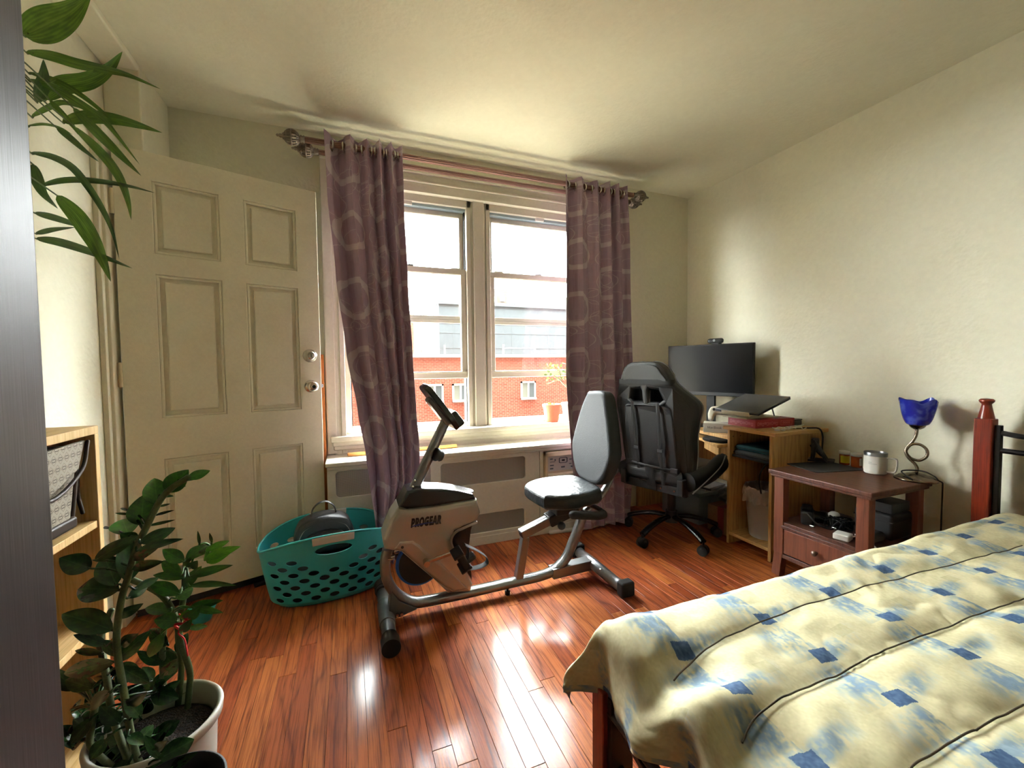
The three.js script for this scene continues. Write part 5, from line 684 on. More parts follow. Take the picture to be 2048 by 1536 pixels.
// ---------------------------------------------------------------- bed
{
  const X0 = 0.565, X1 = 2.44, Z0 = -0.795, Z1 = 0.72, TOP = 0.49;
  const red = std({ map: woodTex([78, 20, 10], [124, 40, 20], 111, 0.2, 512, 5, 0.5), roughness: 0.28 }), iron = std({ color: 0x0e0e10, roughness: 0.35, metalness: 0.3 });
  const b = thing('bed_frame', 'bed frame with red wooden posts and black metal headboard rails', 'bed', V(1.5, 0, -0.06));
  const post = (x, z, top) => wpart('headboard_post', [span(x - 0.027, x + 0.027, 0, top, z - 0.027, z + 0.027, 0.004), lathe([[0.026, 0], [0.022, 0.02], [0.0155, 0.055], [0.0145, 0.062], [0.0225, 0.072], [0.0235, 0.078], [0.018, 0.084], [0, 0.086]], 28, x, top - 0.002, z)], red, b, { label: 'red-brown post with turned top' });
  post(2.47, -0.885, 0.862); post(2.47, 0.76, 0.862);
  wpart('headboard_stile', span(2.458, 2.482, 0.20, 0.838, -0.857, -0.838, 0.003), iron, b); wpart('headboard_stile', span(2.458, 2.482, 0.20, 0.838, 0.713, 0.732, 0.003), iron, b);
  const wav = []; for (let i = 0; i <= 24; i++) { const u = i / 24; wav.push(V(2.47, 0.808 - 0.014 * Math.sin(Math.min(1, u * 6) * Math.PI) + 0.10 * Math.pow(Math.sin(u * Math.PI), 2), mix(-0.845, 0.72, u))); }
  wpart('headboard_rail', tube(wav, 0.0105, 90, 12), iron, b); wpart('headboard_rail', rod(V(2.47, 0.735, -0.845), V(2.47, 0.735, 0.72), 0.0105), iron, b); wpart('headboard_rail', rod(V(2.47, 0.42, -0.845), V(2.47, 0.42, 0.72), 0.0105), iron, b);
  for (let k = 1; k < 8; k++) wpart('headboard_spindle', rod(V(2.47, 0.42, -0.845 + k * 0.196), V(2.47, 0.735, -0.845 + k * 0.196), 0.006, 10), iron, b);
  for (const z of [-0.815, 0.69]) { const l = wpart('foot_post', [span(0.527, 0.573, 0, 0.34, z - 0.023, z + 0.023, 0.003)], red, b, { label: 'red wooden foot post' }); wpart('bolt', cyl(0.006, 0.006, 0.006, 0, 0, 0, 10).rotateX(Math.PI / 2).translate(0.59, 0.28, z + Math.sign(-z) * 0.02), M.chrome, l); }
  wpart('foot_plate', [span(0.54, 0.60, 0.14, 0.33, -0.80, -0.775, 0.003), bar(V(0.565, 0.27, -0.78), V(0.60, 0.16, -0.62), 0.02, 0.02, V(1, 0, 0)), rod(V(0.565, 0.16, -0.79), V(0.565, 0.16, 0.67), 0.010)], iron, b); wpart('foot_rail', [rod(V(0.55, 0.29, -0.80), V(0.55, 0.29, 0.68), 0.011)], iron, b);
  for (const z of [-0.79, 0.665]) wpart('side_rail', [span(0.56, 2.46, 0.23, 0.27, z - 0.012, z + 0.012, 0.002)], iron, b);
  wpart('slat_support', [0, 1, 2, 3, 4, 5, 6, 7].map((k) => span(0.65 + k * 0.24, 0.72 + k * 0.24, 0.258, 0.272, -0.78, 0.66, 0.002)), iron, b);
  const mt = thing('mattress', 'white mattress mostly hidden under the patterned comforter', 'mattress', V(1.5, 0.272, -0.06)); wpart('mattress', [new RoundedBoxGeometry(1.84, 0.165, 1.42, 4, 0.05).translate(1.51, 0.355, -0.06)], std({ color: 0xd8d4c8, roughness: 0.8 }), mt);

  // comforter: a cloth laid over the mattress. a, b are distances on the cloth from the foot edge and from the window-side edge
  const W = 2048, H = 1664, AM = 2.35, BM = 1.95, A_ = -0.30, B_ = -0.28;
  const seams = [[[1226, 1246], [1216, 1290], [1236, 1345], [1285, 1372], [1320, 1362], [1380, 1318], [1440, 1280], [1530, 1240], [1700, 1185], [1860, 1140], [1990, 1104], [2048, 1088]], [[1484, 1560], [1480, 1500], [1500, 1450], [1560, 1400], [1640, 1354], [1800, 1285], [1930, 1235], [2048, 1190]], [[1800, 1560], [1830, 1520], [1890, 1485], [1960, 1450], [2048, 1400]]].map((l) => { const c = new THREE.CatmullRomCurve3(l.map((p) => { const q = atY(p[0], p[1], TOP); return V(q.x - X0, 0, q.z - Z0); })); return c.getPoints(160); });
  for (let k = 0; k < 3; k++) { const off = 0.30 + k * 0.33; seams.push(seams[1].map((p) => V(p.x, 0, p.z + off))); }
  const seamNear = (a, b2) => { let best = 1; for (const s of seams) for (let i = 0; i < s.length; i += 2) { const d = Math.hypot(a - s[i].x, b2 - s[i].z); if (d < best) best = d; } return best; };
  const img = new Uint8Array(W * H * 4), cream = [208, 200, 160], cream2 = [196, 187, 148], blue = [108, 134, 158], deep = [54, 82, 118], olive = [174, 168, 128];
  // print: brushed blue bands with a hard edge on the head side, small dark blue squares on a lattice, faint olive squares
  for (let j = 0; j < H; j++) for (let i = 0; i < W; i++) {
    const u = i / W, v = j / H, x = u * AM + A_ + X0, z = v * BM + B_ + Z0;
    const gx = (x - 0.649) / 0.2685, kx = Math.round(gx), dx = (gx - kx) * 0.2685, z0 = -0.673 - 0.0165 * kx, gz = (z - z0) / 0.131, kz = Math.round(gz), dz = (gz - kz) * 0.131;
    const n1 = fbm(u, v, 40, 33, 201, 3), n2 = 0.55 * fbm(u, v, 70, 58, 203, 3) + 0.45 * fbm(u + v * 0.25, v - u * 0.2, 260, 60, 209, 2), n3 = fbm(u, v, 8, 7, 205, 3), fine = fbm(u, v, 500, 420, 207, 1);
    let c = lerp3(cream2, cream, clamp(0.5 + (n1 - 0.5) * 1.6, 0, 1));
    const odd = ((kz % 2) + 2) % 2, brush = clamp((n2 - 0.30) * 2.4 + (fine - 0.5) * 0.7, 0, 1);
    // band on the foot side of each column, broken between every second pair of squares
    const fx = (gx - Math.floor(gx)) * 0.2685, wide = 0.085 + 0.04 * n3, inBand = fx > 0.2685 - wide - 0.012 ? sstep(0.2685 - wide - 0.012, 0.2685 - 0.02, fx) : (fx < 0.010 ? 1 : 0);
    const gz2 = (z - z0) / 0.131, fz = gz2 - Math.floor(gz2), along = sstep(0.05, 0.35, fz) * (1 - 0.55 * sstep(0.55, 1, fz));
    c = lerp3(c, blue, clamp(inBand * along * brush * 1.25, 0, 0.9));
    // streak running towards the head from each square
    const sx2 = (gx - Math.floor(gx)) * 0.2685, sz2 = dz + sx2 * 0.10; if (sx2 < 0.17) c = lerp3(c, blue, clamp(sstep(0.028, 0.004, Math.abs(sz2)) * (1 - sstep(0.03, 0.17, sx2)) * brush * 1.2, 0, 0.8));
    const ca = Math.cos(0.16), sa = Math.sin(0.16), rx = dx * ca + dz * sa, rz = -dx * sa + dz * ca;
    if (Math.abs(rx) < 0.0215 + (fine - 0.5) * 0.002 && Math.abs(rz) < 0.0165 + (fine - 0.5) * 0.002) c = lerp3(deep, [96, 118, 142], (fine - 0.3) * 0.5);
    const ox = dx + (dx < 0 ? 0.134 : -0.134), oz = dz + 0.03; if (odd && Math.abs(ox + 0.02) < 0.02 && Math.abs(oz) < 0.015) c = lerp3(c, olive, 0.55);
    const g = (fine - 0.5) * 14; const k = (j * W + i) * 4; img[k] = clamp(c[0] + g, 0, 255); img[k + 1] = clamp(c[1] + g, 0, 255); img[k + 2] = clamp(c[2] + g, 0, 255); img[k + 3] = 255;
  }
  const map = new THREE.DataTexture(img, W, H); map.colorSpace = THREE.SRGBColorSpace; map.magFilter = THREE.LinearFilter; map.minFilter = THREE.LinearMipmapLinearFilter; map.generateMipmaps = true; map.needsUpdate = true;
  const R = 0.045, edge = (q) => { if (q >= 0) return [q, 0]; const s = -q; if (s < R * Math.PI / 2) return [-R * Math.sin(s / R), R * (1 - Math.cos(s / R))]; return [-R, R + s - R * Math.PI / 2]; };
  const NA = 420, NB = 330, aMin = -0.19, aMax = X1 - X0, bMin = -0.20, bMax = Z1 - Z0 + 0.1;
  const cloth = (u, v) => {
    let a = mix(aMin, aMax, Math.pow(u, 1.25)), b2 = mix(bMin, bMax, Math.pow(v, 1.25));
    if (a < 0) a *= mix(1.0, 0.62, sstep(0.0, 0.35, b2));     // the hem rides up away from the corner
    const [ex, da] = edge(a), [ez, db] = edge(b2); let x = X0 + ex, z = Z0 + ez, y = TOP - Math.hypot(da, db * 0.9);
    const hang = sstep(0.01, 0.12, da), hangB = sstep(0.01, 0.12, db), up = 1 - Math.max(hang, hangB);
    const un = u * 7.1, vn = v * 6.3, wr = fbm(u, v, 13, 11, 301, 4) - 0.5, wl = fbm(u, v, 5, 4, 307, 3) - 0.5, dg = fbm(u * 0.9 + v * 0.5, v - u * 0.3, 22, 9, 311, 3) - 0.5;
    const sd = seamNear(a, b2);
    y += up * (0.012 * wl + 0.010 * wr + 0.010 * dg + 0.004 * (fbm(u, v, 46, 38, 315, 2) - 0.5) + 0.006 * Math.pow(Math.abs(fbm(u + v * 0.4, v - u * 0.5, 14, 12, 317, 3) - 0.5) * 2, 0.5) - 0.004 - 0.0035 * Math.exp(-(sd * sd) / 0.0002) + 0.005 * sstep(0.0, 0.06, sd) - 0.004);
    y += up * 0.012 * Math.sin(clamp(b2 / 0.13, 0, 1) * Math.PI) * sstep(0.5, 0.0, a);
    const near = sstep(0.5, 0.0, a), fold = Math.sin(b2 * 26 + 0.7) * 0.020 + Math.sin(b2 * 47 + 2) * 0.008; x += hang * fold + hang * wr * 0.03; y += near * up * fold * 0.9 * sstep(0.25, 0.0, a);
    z += hangB * (Math.sin(a * 15) * 0.012 + wr * 0.02); x -= hang * 0.01; if (hang > 0 && hangB > 0) { x -= 0.03 * hang * hangB; z -= 0.025 * hang * hangB; }
    return V(x, y, z);
  };
  const cf = thing('comforter', 'cream comforter with brushed blue bands and dark blue squares', 'comforter', V(1.5, 0.30, -0.06));
  wpart('cloth', sheet(NA, NB, cloth, (u, v) => [(mix(aMin, aMax, Math.pow(u, 1.25)) - A_) / AM, (mix(bMin, bMax, Math.pow(v, 1.25)) - B_) / BM]), phy({ map, roughness: 0.85, sheen: 0.25, sheenRoughness: 0.6, side: THREE.DoubleSide, bumpMap: bumpTex(77, 1, 16, 3), bumpScale: 0.0006 }), cf, { uv: true });
  // stitched seam cords lying in the grooves
  const inv = (a, b2) => { let u = Math.pow(clamp((a - aMin) / (aMax - aMin), 0, 1), 0.8), v = Math.pow(clamp((b2 - bMin) / (bMax - bMin), 0, 1), 0.8); return cloth(u, v); };
  for (const s of seams) { let run = [], best = []; for (const p of s) { if (p.x > 0.015 && p.x < aMax - 0.02 && p.z > 0.01 && p.z < bMax - 0.05) run.push(p); else { if (run.length > best.length) best = run; run = []; } } if (run.length > best.length) best = run; const pts = best.filter((_, i) => i % 2 === 0).map((p) => inv(p.x, p.z).add(V(0, 0.0042, 0))); if (pts.length > 8) wpart('seam_cord', tube(pts, 0.0016, 240, 6), std({ color: 0x4a4030, roughness: 0.9 }), cf, { label: 'dark stitched seam' }); }
}

// ---------------------------------------------------------------- tall cabinet, bookcase and the bag in it
{
  const br = tex(256, 256, (u, v) => { const n = (fbm(u, v, 200, 3, 401, 2) - 0.5) * 12; return [48 + n, 41 + n, 40 + n]; }, 0.25);
  const t = thing('tall_cabinet', 'tall dark cabinet with glossy finely grained side next to the bookcase', 'cabinet', V(-0.65, 0, -0.32));
  const m = phy({ map: br, roughness: 0.4, specularIntensity: 0.45, bumpMap: tex(256, 256, (u, v) => fbm(u, v, 200, 3, 402, 2), 0.25, false), bumpScale: 0.00015 });
  wpart('carcass', [span(-0.945, -0.352, 0.02, 1.98, -0.691, 0.06, 0.004)], m, t); wpart('plinth', span(-0.93, -0.37, 0, 0.021, -0.68, 0.05, 0), M.dark, t);
  const pine = std({ map: woodTex([196, 158, 98], [226, 194, 138], 121, 0.25, 512, 6, 0.5), roughness: 0.5 }), pineD = std({ map: woodTex([128, 88, 48], [160, 116, 66], 123, 0.25, 512, 6, 0.5), roughness: 0.6 });
  const b = thing('bookcase', 'pale pine open bookcase along the wall by the door', 'bookcase', V(-0.80, 0, -1.12)), x0 = -0.944, x1 = -0.66, z0 = -1.505, z1 = -0.72;
  wpart('top', span(x0, x1, 0.926, 0.948, z0, z1, 0.002), pine, b); wpart('side_panel', span(x0, x1, 0, 0.926, z0, z0 + 0.02, 0.002), pine, b); wpart('side_panel', span(x0, x1, 0, 0.926, z1 - 0.02, z1, 0.002), pine, b);
  for (const y of [0.665, 0.385, 0.06]) wpart('shelf', span(x0, x1 - 0.004, y, y + 0.02, z0 + 0.02, z1 - 0.02, 0.002), pine, b);
  wpart('back_panel', span(x0 + 0.0005, x0 + 0.006, 0.06, 0.926, z0 + 0.02, z1 - 0.02, 0), pineD, b); wpart('plinth', span(x1 - 0.03, x1 - 0.015, 0, 0.06, z0 + 0.02, z1 - 0.02, 0.001), pine, b);
  // monogram-print pouch with brown trim
  const mono = canvasTex(256, 256, (c, W, H) => { c.fillStyle = '#9a9384'; c.fillRect(0, 0, W, H); c.strokeStyle = '#3d3228'; c.lineWidth = 5; for (let j = 0; j < 4; j++) for (let i = 0; i < 4; i++) { const x = i * 64 + 32 + (j % 2) * 32, y = j * 64 + 32; for (const ox of [-W, 0]) { c.beginPath(); c.arc(x + ox - 8, y, 10, 0.6, 5.6); c.stroke(); c.beginPath(); c.arc(x + ox + 8, y, 10, 3.7, 8.8); c.stroke(); c.strokeStyle = '#5a4c3c'; c.lineWidth = 2; c.beginPath(); c.moveTo(x + ox, y - 32); c.lineTo(x + ox + 32, y); c.lineTo(x + ox, y + 32); c.lineTo(x + ox - 32, y); c.closePath(); c.stroke(); c.strokeStyle = '#3d3228'; c.lineWidth = 5; } } }); mono.repeat.set(1 / 0.10, 1 / 0.10);
  const h = thing('handbag', 'grey monogram canvas handbag with brown trim on the bookcase shelf', 'handbag', V(-0.735, 0.686, -1.30)), mc = std({ map: mono, roughness: 0.6 }), brown = std({ color: 0x2f2018, roughness: 0.45 });
  part('body', [extrude(shapeOf([[-0.13, 0], [0.12, 0], [0.17, 0.205], [0.15, 0.215], [-0.16, 0.205]]), 0.10, 0.02, 4).translate(0, 0.002, -0.05).rotateY(Math.PI / 2)], mc, h);
  part('flap', [extrude(shapeOf([[-0.165, 0.215], [0.175, 0.222], [0.14, 0.15], [0.02, 0.105], [-0.10, 0.14]]), 0.012, 0.004, 2).translate(0, 0.004, 0.048).rotateY(Math.PI / 2)], mc, h);
  part('trim', [tube([[0.175, 0.222], [0.14, 0.15], [0.02, 0.105], [-0.10, 0.14], [-0.165, 0.215]].map(([x, y]) => V(0.064, y, -x)), 0.005, 40, 8), tube([[0.125, 0.005], [0.150, 0.11], [0.174, 0.218]].map(([x, y]) => V(0.045, y, -x)), 0.005, 24, 8), box(0.112, 0.03, 0.27, 0, 0.018, 0.002, 0.008)], brown, h, { label: 'dark brown leather trim' });
  part('strap', tube([V(0.0, 0.21, -0.165), V(0.03, 0.16, -0.185), V(0.04, 0.08, -0.17), V(0.05, 0.03, -0.165)], 0.005, 30, 8), brown, h);
}

// ---------------------------------------------------------------- plants
const atD = (px, py, d) => EYE.clone().addScaledVector(ray(px, py), d);
// leaf from base to tip; face: way the blade looks; w: full width; sag bends it
function leaf(base, tip, w, face, roll, sag, fat = 0.42, nL = 14) {
  const ax = tip.clone().sub(base), L = ax.length(); ax.normalize();
  let n = face.clone().addScaledVector(ax, -face.dot(ax)).normalize(); n.applyAxisAngle(ax, roll); const s = ax.clone().cross(n), pos = [], uv = [], idx = [], nC = 4;
  for (let i = 0; i <= nL; i++) { const t = i / nL, q = Math.pow(t, Math.log(0.5) / Math.log(fat)), hw = w / 2 * Math.pow(Math.sin(Math.PI * clamp(q, 0, 1)), 0.8) * (1 - 0.12 * t), c = base.clone().addScaledVector(ax, L * t).add(V(0, -sag * L * (t * t - t * 0.4), 0)); c.addScaledVector(n, 0.04 * L * Math.sin(t * 3.1));
    for (let k = 0; k <= nC; k++) { const e = k / nC * 2 - 1, p = c.clone().addScaledVector(s, e * hw).addScaledVector(n, Math.abs(e) * hw * 0.28 + 0.03 * hw * Math.sin(t * 9 + e)); pos.push(p.x, p.y, p.z); uv.push(0.5 + e * 0.5 * hw / (w / 2 + 1e-6), t); } }
  for (let i = 0; i < nL; i++) for (let k = 0; k < nC; k++) { const a = i * (nC + 1) + k, b = a + 1, c = a + nC + 1, d = c + 1; idx.push(a, b, c, b, d, c); }
  const g = new THREE.BufferGeometry(); g.setAttribute('position', new THREE.Float32BufferAttribute(pos, 3)); g.setAttribute('uv', new THREE.Float32BufferAttribute(uv, 2)); g.setIndex(idx); g.computeVertexNormals(); return g;
}
const leafTex = (a, b, vein, s, lines) => tex(128, 256, (u, v) => { const mid = Math.exp(-Math.pow((u - 0.5) / 0.02, 2)), rib = lines ? 0.5 + 0.5 * Math.sin(u * 70) : 0.5 + 0.5 * Math.sin((v * 16 - Math.abs(u - 0.5) * 9) * Math.PI); let c = lerp3(a, b, clamp(0.5 + (fbm(u, v, 8, 8, s, 3) - 0.5) * 1.4 + (rib - 0.5) * (lines ? 0.5 : 0.22), 0, 1)); return lerp3(c, vein, mid * 0.6); }, 1);
const lm = (map, rough, tr = 0) => phy({ map, roughness: rough, side: THREE.DoubleSide, transmission: tr, thickness: 0 });
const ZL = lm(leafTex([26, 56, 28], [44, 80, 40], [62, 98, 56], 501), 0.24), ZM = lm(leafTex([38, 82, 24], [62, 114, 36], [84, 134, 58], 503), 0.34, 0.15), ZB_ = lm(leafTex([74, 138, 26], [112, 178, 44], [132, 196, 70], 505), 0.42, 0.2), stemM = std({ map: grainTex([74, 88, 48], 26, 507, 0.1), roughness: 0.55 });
{
  const V6 = (l, d) => atD(l[0] / 2.341, 880 + l[1] / 2.341, d), toCam = (p) => EYE.clone().sub(p).normalize();
  const wp = thing('zz_plant', 'tall glossy dark green plant in a white plastic pot', 'potted plant', V(-0.405, 0, -1.09));
  part('pot', [lathe([[0, 0], [0.086, 0], [0.09, 0.006], [0.106, 0.325], [0.116, 0.327], [0.118, 0.342], [0.113, 0.348], [0.106, 0.344], [0.103, 0.30], [0.088, 0.02], [0, 0.012]], 56)], std({ color: 0xd5d2c8, roughness: 0.4 }), wp, { label: 'white plastic pot' });
  const soilB = bumpTex(520, 0.06, 20, 4), soil = std({ map: tex(128, 128, (u, v) => { const n = fbm(u, v, 24, 24, 521, 3); return lerp3([18, 12, 9], [66, 50, 38], Math.pow(n, 2.2) * 1.6); }, 0.12), roughness: 0.95, bumpMap: soilB, bumpScale: 0.01 });
  part('soil', [new THREE.SphereGeometry(0.102, 40, 10, 0, 2 * Math.PI, 0, Math.PI / 2).scale(1, 0.16, 1).translate(0, 0.295, 0)], soil, wp);
  const stemPts = new Map(), stem = (l, d0, d1, r, t) => { const q = l.map((p, i) => V6(p, mix(d0, d1, i / (l.length - 1)))); stemPts.set(t, [...(stemPts.get(t) ?? []), ...curve(q).getPoints(80)]); wpart('stem', tube(q, r, 40, 10), stemM, t); };
  const put = (t, l, d, mat, roll = 0.25, sag = 0.06) => { for (const [x0, y0, x1, y1, w, dd = 0] of l) { const a = V6([x0, y0], d + dd), b = V6([x1, y1], d + dd + rr(-0.03, 0.05)), ww = w / 2.341 / FOCAL * d; let near = null, nd = 9; for (const q of stemPts.get(t)) { const e = q.distanceTo(a); if (e < nd) { nd = e; near = q; } }
    const g = [leaf(a, b, ww, toCam(a), rr(-roll, roll), sag, 0.45)]; if (nd > 0.004) { const pt = tube([near, near.clone().lerp(a, 0.5).add(V(0, 0.006, 0)), a, a.clone().lerp(b, 0.08)], 0.0022, 10, 6); g.push(pt); } wpart('leaf', g, mat, t, { uv: true }); } };
  stem([[862, 1400], [885, 1180], [888, 1080], [850, 960], [820, 830], [770, 740], [700, 690], [620, 655]], 0.98, 0.95, 0.0065, wp);
  stem([[820, 1400], [838, 1200], [850, 1050], [835, 900], [862, 720], [868, 620], [880, 560], [960, 520], [990, 500]], 1.0, 0.97, 0.0065, wp);
  stem([[800, 1420], [770, 1200], [760, 1000], [770, 860], [790, 780]], 1.03, 1.05, 0.007, wp);
  put(wp, [[860, 570, 760, 508, 62], [870, 560, 976, 488, 60], [850, 630, 757, 562, 60], [862, 648, 715, 628, 44], [842, 722, 698, 664, 62], [885, 640, 1092, 578, 42], [885, 684, 1106, 672, 32], [860, 700, 945, 585, 52], [890, 600, 925, 560, 50], [890, 782, 1046, 744, 42], [905, 786, 1046, 802, 36], [880, 882, 972, 868, 30], [800, 805, 680, 782, 60], [820, 742, 905, 690, 62], [870, 840, 940, 770, 60], [830, 850, 720, 840, 70], [760, 900, 700, 1010, 60], [850, 900, 900, 830, 44]], 0.95, ZM, 0.35);
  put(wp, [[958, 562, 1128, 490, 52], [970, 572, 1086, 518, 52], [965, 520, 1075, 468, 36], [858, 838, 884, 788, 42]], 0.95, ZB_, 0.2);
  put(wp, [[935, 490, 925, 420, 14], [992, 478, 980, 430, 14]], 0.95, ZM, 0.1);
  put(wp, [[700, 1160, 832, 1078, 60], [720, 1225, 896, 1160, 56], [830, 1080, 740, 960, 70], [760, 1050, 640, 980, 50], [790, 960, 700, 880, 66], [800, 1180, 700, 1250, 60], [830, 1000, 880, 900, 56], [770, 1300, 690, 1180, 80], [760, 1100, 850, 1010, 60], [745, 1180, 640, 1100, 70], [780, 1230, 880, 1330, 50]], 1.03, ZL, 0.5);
  const rib = std({ color: 0xd0202c, roughness: 0.5 }); wpart('ribbon', [tube([[808, 866], [850, 860], [880, 872], [850, 888], [820, 872]].map((p) => V6(p, 0.945)), 0.0028, 24, 6), tube([[850, 878], [835, 905], [862, 930], [872, 970], [880, 1010]].map((p) => V6(p, 0.945)), 0.0016, 24, 6), tube([[850, 870], [890, 820], [884, 845], [838, 815]].map((p) => V6(p, 0.945)), 0.0018, 24, 6)], rib, wp, { label: 'red ribbon tied round the stem' });

  const bp = thing('zz_plant', 'large glossy dark green plant in a black pot, broad leaves towards the bookcase', 'potted plant', V(-0.318, 0, -0.885));
  part('pot', [lathe([[0, 0], [0.062, 0], [0.065, 0.006], [0.080, 0.325], [0.086, 0.328], [0.086, 0.345], [0.079, 0.348], [0.075, 0.31], [0.06, 0.02], [0, 0.012]], 48)], M.black, bp, { label: 'black plastic pot' }); part('soil', [new THREE.SphereGeometry(0.076, 32, 8, 0, 2 * Math.PI, 0, Math.PI / 2).scale(1, 0.16, 1).translate(0, 0.31, 0)], soil, bp);
  stem([[700, 1600], [640, 1480], [605, 1330], [575, 1150], [550, 1000], [548, 880], [570, 740], [600, 640], [640, 500], [690, 400], [740, 300], [790, 235], [880, 175]], 0.80, 0.90, 0.0062, bp);
  stem([[660, 1640], [590, 1470], [530, 1300], [500, 1120], [478, 1000], [470, 930], [520, 800]], 0.80, 0.93, 0.0065, bp);
  stem([[690, 1660], [560, 1560], [430, 1440], [400, 1540], [430, 1340], [445, 1250]].filter((_, i) => i !== 3), 0.80, 0.86, 0.006, bp);
  put(bp, [[880, 178, 985, 143, 46], [775, 242, 884, 138, 92], [735, 305, 722, 178, 104], [660, 400, 672, 256, 116], [600, 446, 572, 372, 118], [640, 470, 560, 440, 60]], 0.90, ZM, 0.12, 0.0);
  put(bp, [[690, 402, 822, 372, 16], [730, 352, 818, 326, 14], [742, 312, 798, 298, 12], [612, 348, 538, 342, 12], [612, 333, 563, 318, 12], [520, 414, 484, 408, 14], [745, 260, 815, 262, 16], [790, 238, 872, 214, 14], [850, 190, 940, 178, 16]], 0.92, ZL, 0.2, 0.02);
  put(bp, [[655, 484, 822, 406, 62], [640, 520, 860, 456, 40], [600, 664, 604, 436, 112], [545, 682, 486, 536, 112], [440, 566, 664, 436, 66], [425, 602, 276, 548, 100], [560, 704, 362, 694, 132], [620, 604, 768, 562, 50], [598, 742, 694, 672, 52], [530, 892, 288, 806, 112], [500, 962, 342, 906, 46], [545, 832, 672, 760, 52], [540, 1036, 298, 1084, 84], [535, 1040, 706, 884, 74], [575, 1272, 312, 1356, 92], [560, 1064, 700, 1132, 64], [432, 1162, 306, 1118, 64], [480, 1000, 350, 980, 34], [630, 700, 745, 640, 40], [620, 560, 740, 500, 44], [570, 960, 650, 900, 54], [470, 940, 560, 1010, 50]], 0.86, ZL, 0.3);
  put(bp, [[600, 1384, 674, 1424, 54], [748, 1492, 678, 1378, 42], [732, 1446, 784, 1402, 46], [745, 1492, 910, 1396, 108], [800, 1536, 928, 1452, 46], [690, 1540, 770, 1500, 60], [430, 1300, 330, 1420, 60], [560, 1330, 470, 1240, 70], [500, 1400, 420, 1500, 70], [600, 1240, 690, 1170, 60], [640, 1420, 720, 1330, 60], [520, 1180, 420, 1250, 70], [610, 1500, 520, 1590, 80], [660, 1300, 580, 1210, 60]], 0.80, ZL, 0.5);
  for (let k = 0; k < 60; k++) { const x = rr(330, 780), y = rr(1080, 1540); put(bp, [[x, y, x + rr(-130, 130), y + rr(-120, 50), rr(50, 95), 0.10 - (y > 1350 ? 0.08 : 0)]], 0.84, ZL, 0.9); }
}
{
  // bamboo-leaved house plant standing on the bookcase, its pot hidden behind the tall cabinet
  const t = thing('dracaena_plant', 'tall leafy house plant with long pointed leaves above the bookcase', 'potted plant', V(-0.80, 0.948, -1.05)), D = 1.32, V1 = (x, y, d = D) => atD(x / 2.742, y / 2.742, d), toCam = (p) => EYE.clone().sub(p).normalize();
  part('pot', [lathe([[0, 0], [0.07, 0], [0.075, 0.006], [0.09, 0.15], [0.094, 0.152], [0.094, 0.162], [0.085, 0.162], [0.08, 0.14], [0, 0.13]], 40)], M.black, t, { label: 'dark pot' });
  const DM = lm(leafTex([62, 96, 28], [108, 144, 54], [136, 166, 84], 531, 1), 0.4, 0.35), DD = lm(leafTex([42, 70, 30], [72, 104, 46], [104, 132, 70], 533, 1), 0.4, 0.25);
  const stems = [[-0.81, -1.06, 1.95], [-0.77, -1.02, 1.75], [-0.83, -1.10, 1.5]]; for (const [x, z, y] of stems) wpart('stem', tube([V(x, 1.08, z), V(x + 0.01, (1.08 + y) / 2, z - 0.01), V(x + 0.03, y, z - 0.02)], 0.007, 30, 8), stemM, t);
  // long arching blade along a picture polyline
  const blade = (pts, w, mat, d0 = D, d1 = D, roll = 0.3) => {
    const c = curve(pts.map((p, i) => V1(p[0], p[1], mix(d0, d1, i / (pts.length - 1))))), N = 26, pos = [], uv = [], idx = [], W = w / 2.742 / FOCAL * D;
    for (let i = 0; i <= N; i++) { const q = i / N, p = c.getPoint(q), ax = c.getTangent(q), f = toCam(p).applyAxisAngle(ax, roll); const s = ax.clone().cross(f).normalize(), n = s.clone().cross(ax), hw = W / 2 * Math.pow(Math.sin(Math.PI * Math.pow(q, 0.72)), 0.75) * (1 - 0.3 * q); for (let k = 0; k <= 4; k++) { const e = k / 2 - 1, r = p.clone().addScaledVector(s, e * hw).addScaledVector(n, Math.abs(e) * hw * 0.3); pos.push(r.x, r.y, r.z); uv.push(0.5 + e * 0.45, q); } }
    for (let i = 0; i < N; i++) for (let k = 0; k < 4; k++) { const a = i * 5 + k; idx.push(a, a + 1, a + 5, a + 1, a + 6, a + 5); }
    const g = new THREE.BufferGeometry(); g.setAttribute('position', new THREE.Float32BufferAttribute(pos, 3)); g.setAttribute('uv', new THREE.Float32BufferAttribute(uv, 2)); g.setIndex(idx); g.computeVertexNormals();
    const l = wpart('leaf', g, mat, t, { uv: true }), b0 = c.getPoint(0), best = stems.slice().sort((m, n) => Math.abs(m[2] - b0.y) - Math.abs(n[2] - b0.y))[0], sp = V(best[0] + 0.02, Math.min(best[2], Math.max(1.15, b0.y - 0.06)), best[1] - 0.015);
    wpart('petiole', tube([sp, sp.clone().lerp(b0, 0.5).add(V(0, 0.015, 0)), b0.clone(), c.getPoint(0.06)], 0.0022, 16, 6), stemM, l);
  };
  blade([[130, 195], [260, 130], [380, 70], [500, -30]], 150, DM, 1.2, 1.2, 0.1);
  blade([[140, 285], [280, 305], [420, 345], [560, 375], [700, 410], [885, 490]], 62, DM, 1.3, 1.36);
  blade([[200, 560], [225, 480], [240, 410], [238, 325]], 66, DD, 1.3, 1.32);
  blade([[240, 545], [330, 470], [480, 440], [590, 380], [672, 282]], 100, DM, 1.34, 1.36, 0.2);
  blade([[150, 435], [290, 480], [430, 560], [560, 650], [640, 740], [768, 905]], 50, DM, 1.3, 1.36);
  blade([[150, 395], [300, 440], [430, 510], [560, 610], [640, 690]], 36, DM, 1.32, 1.36);
  blade([[340, 670], [470, 640], [620, 650], [760, 685], [890, 728]], 74, DM, 1.34, 1.4, 0.2);
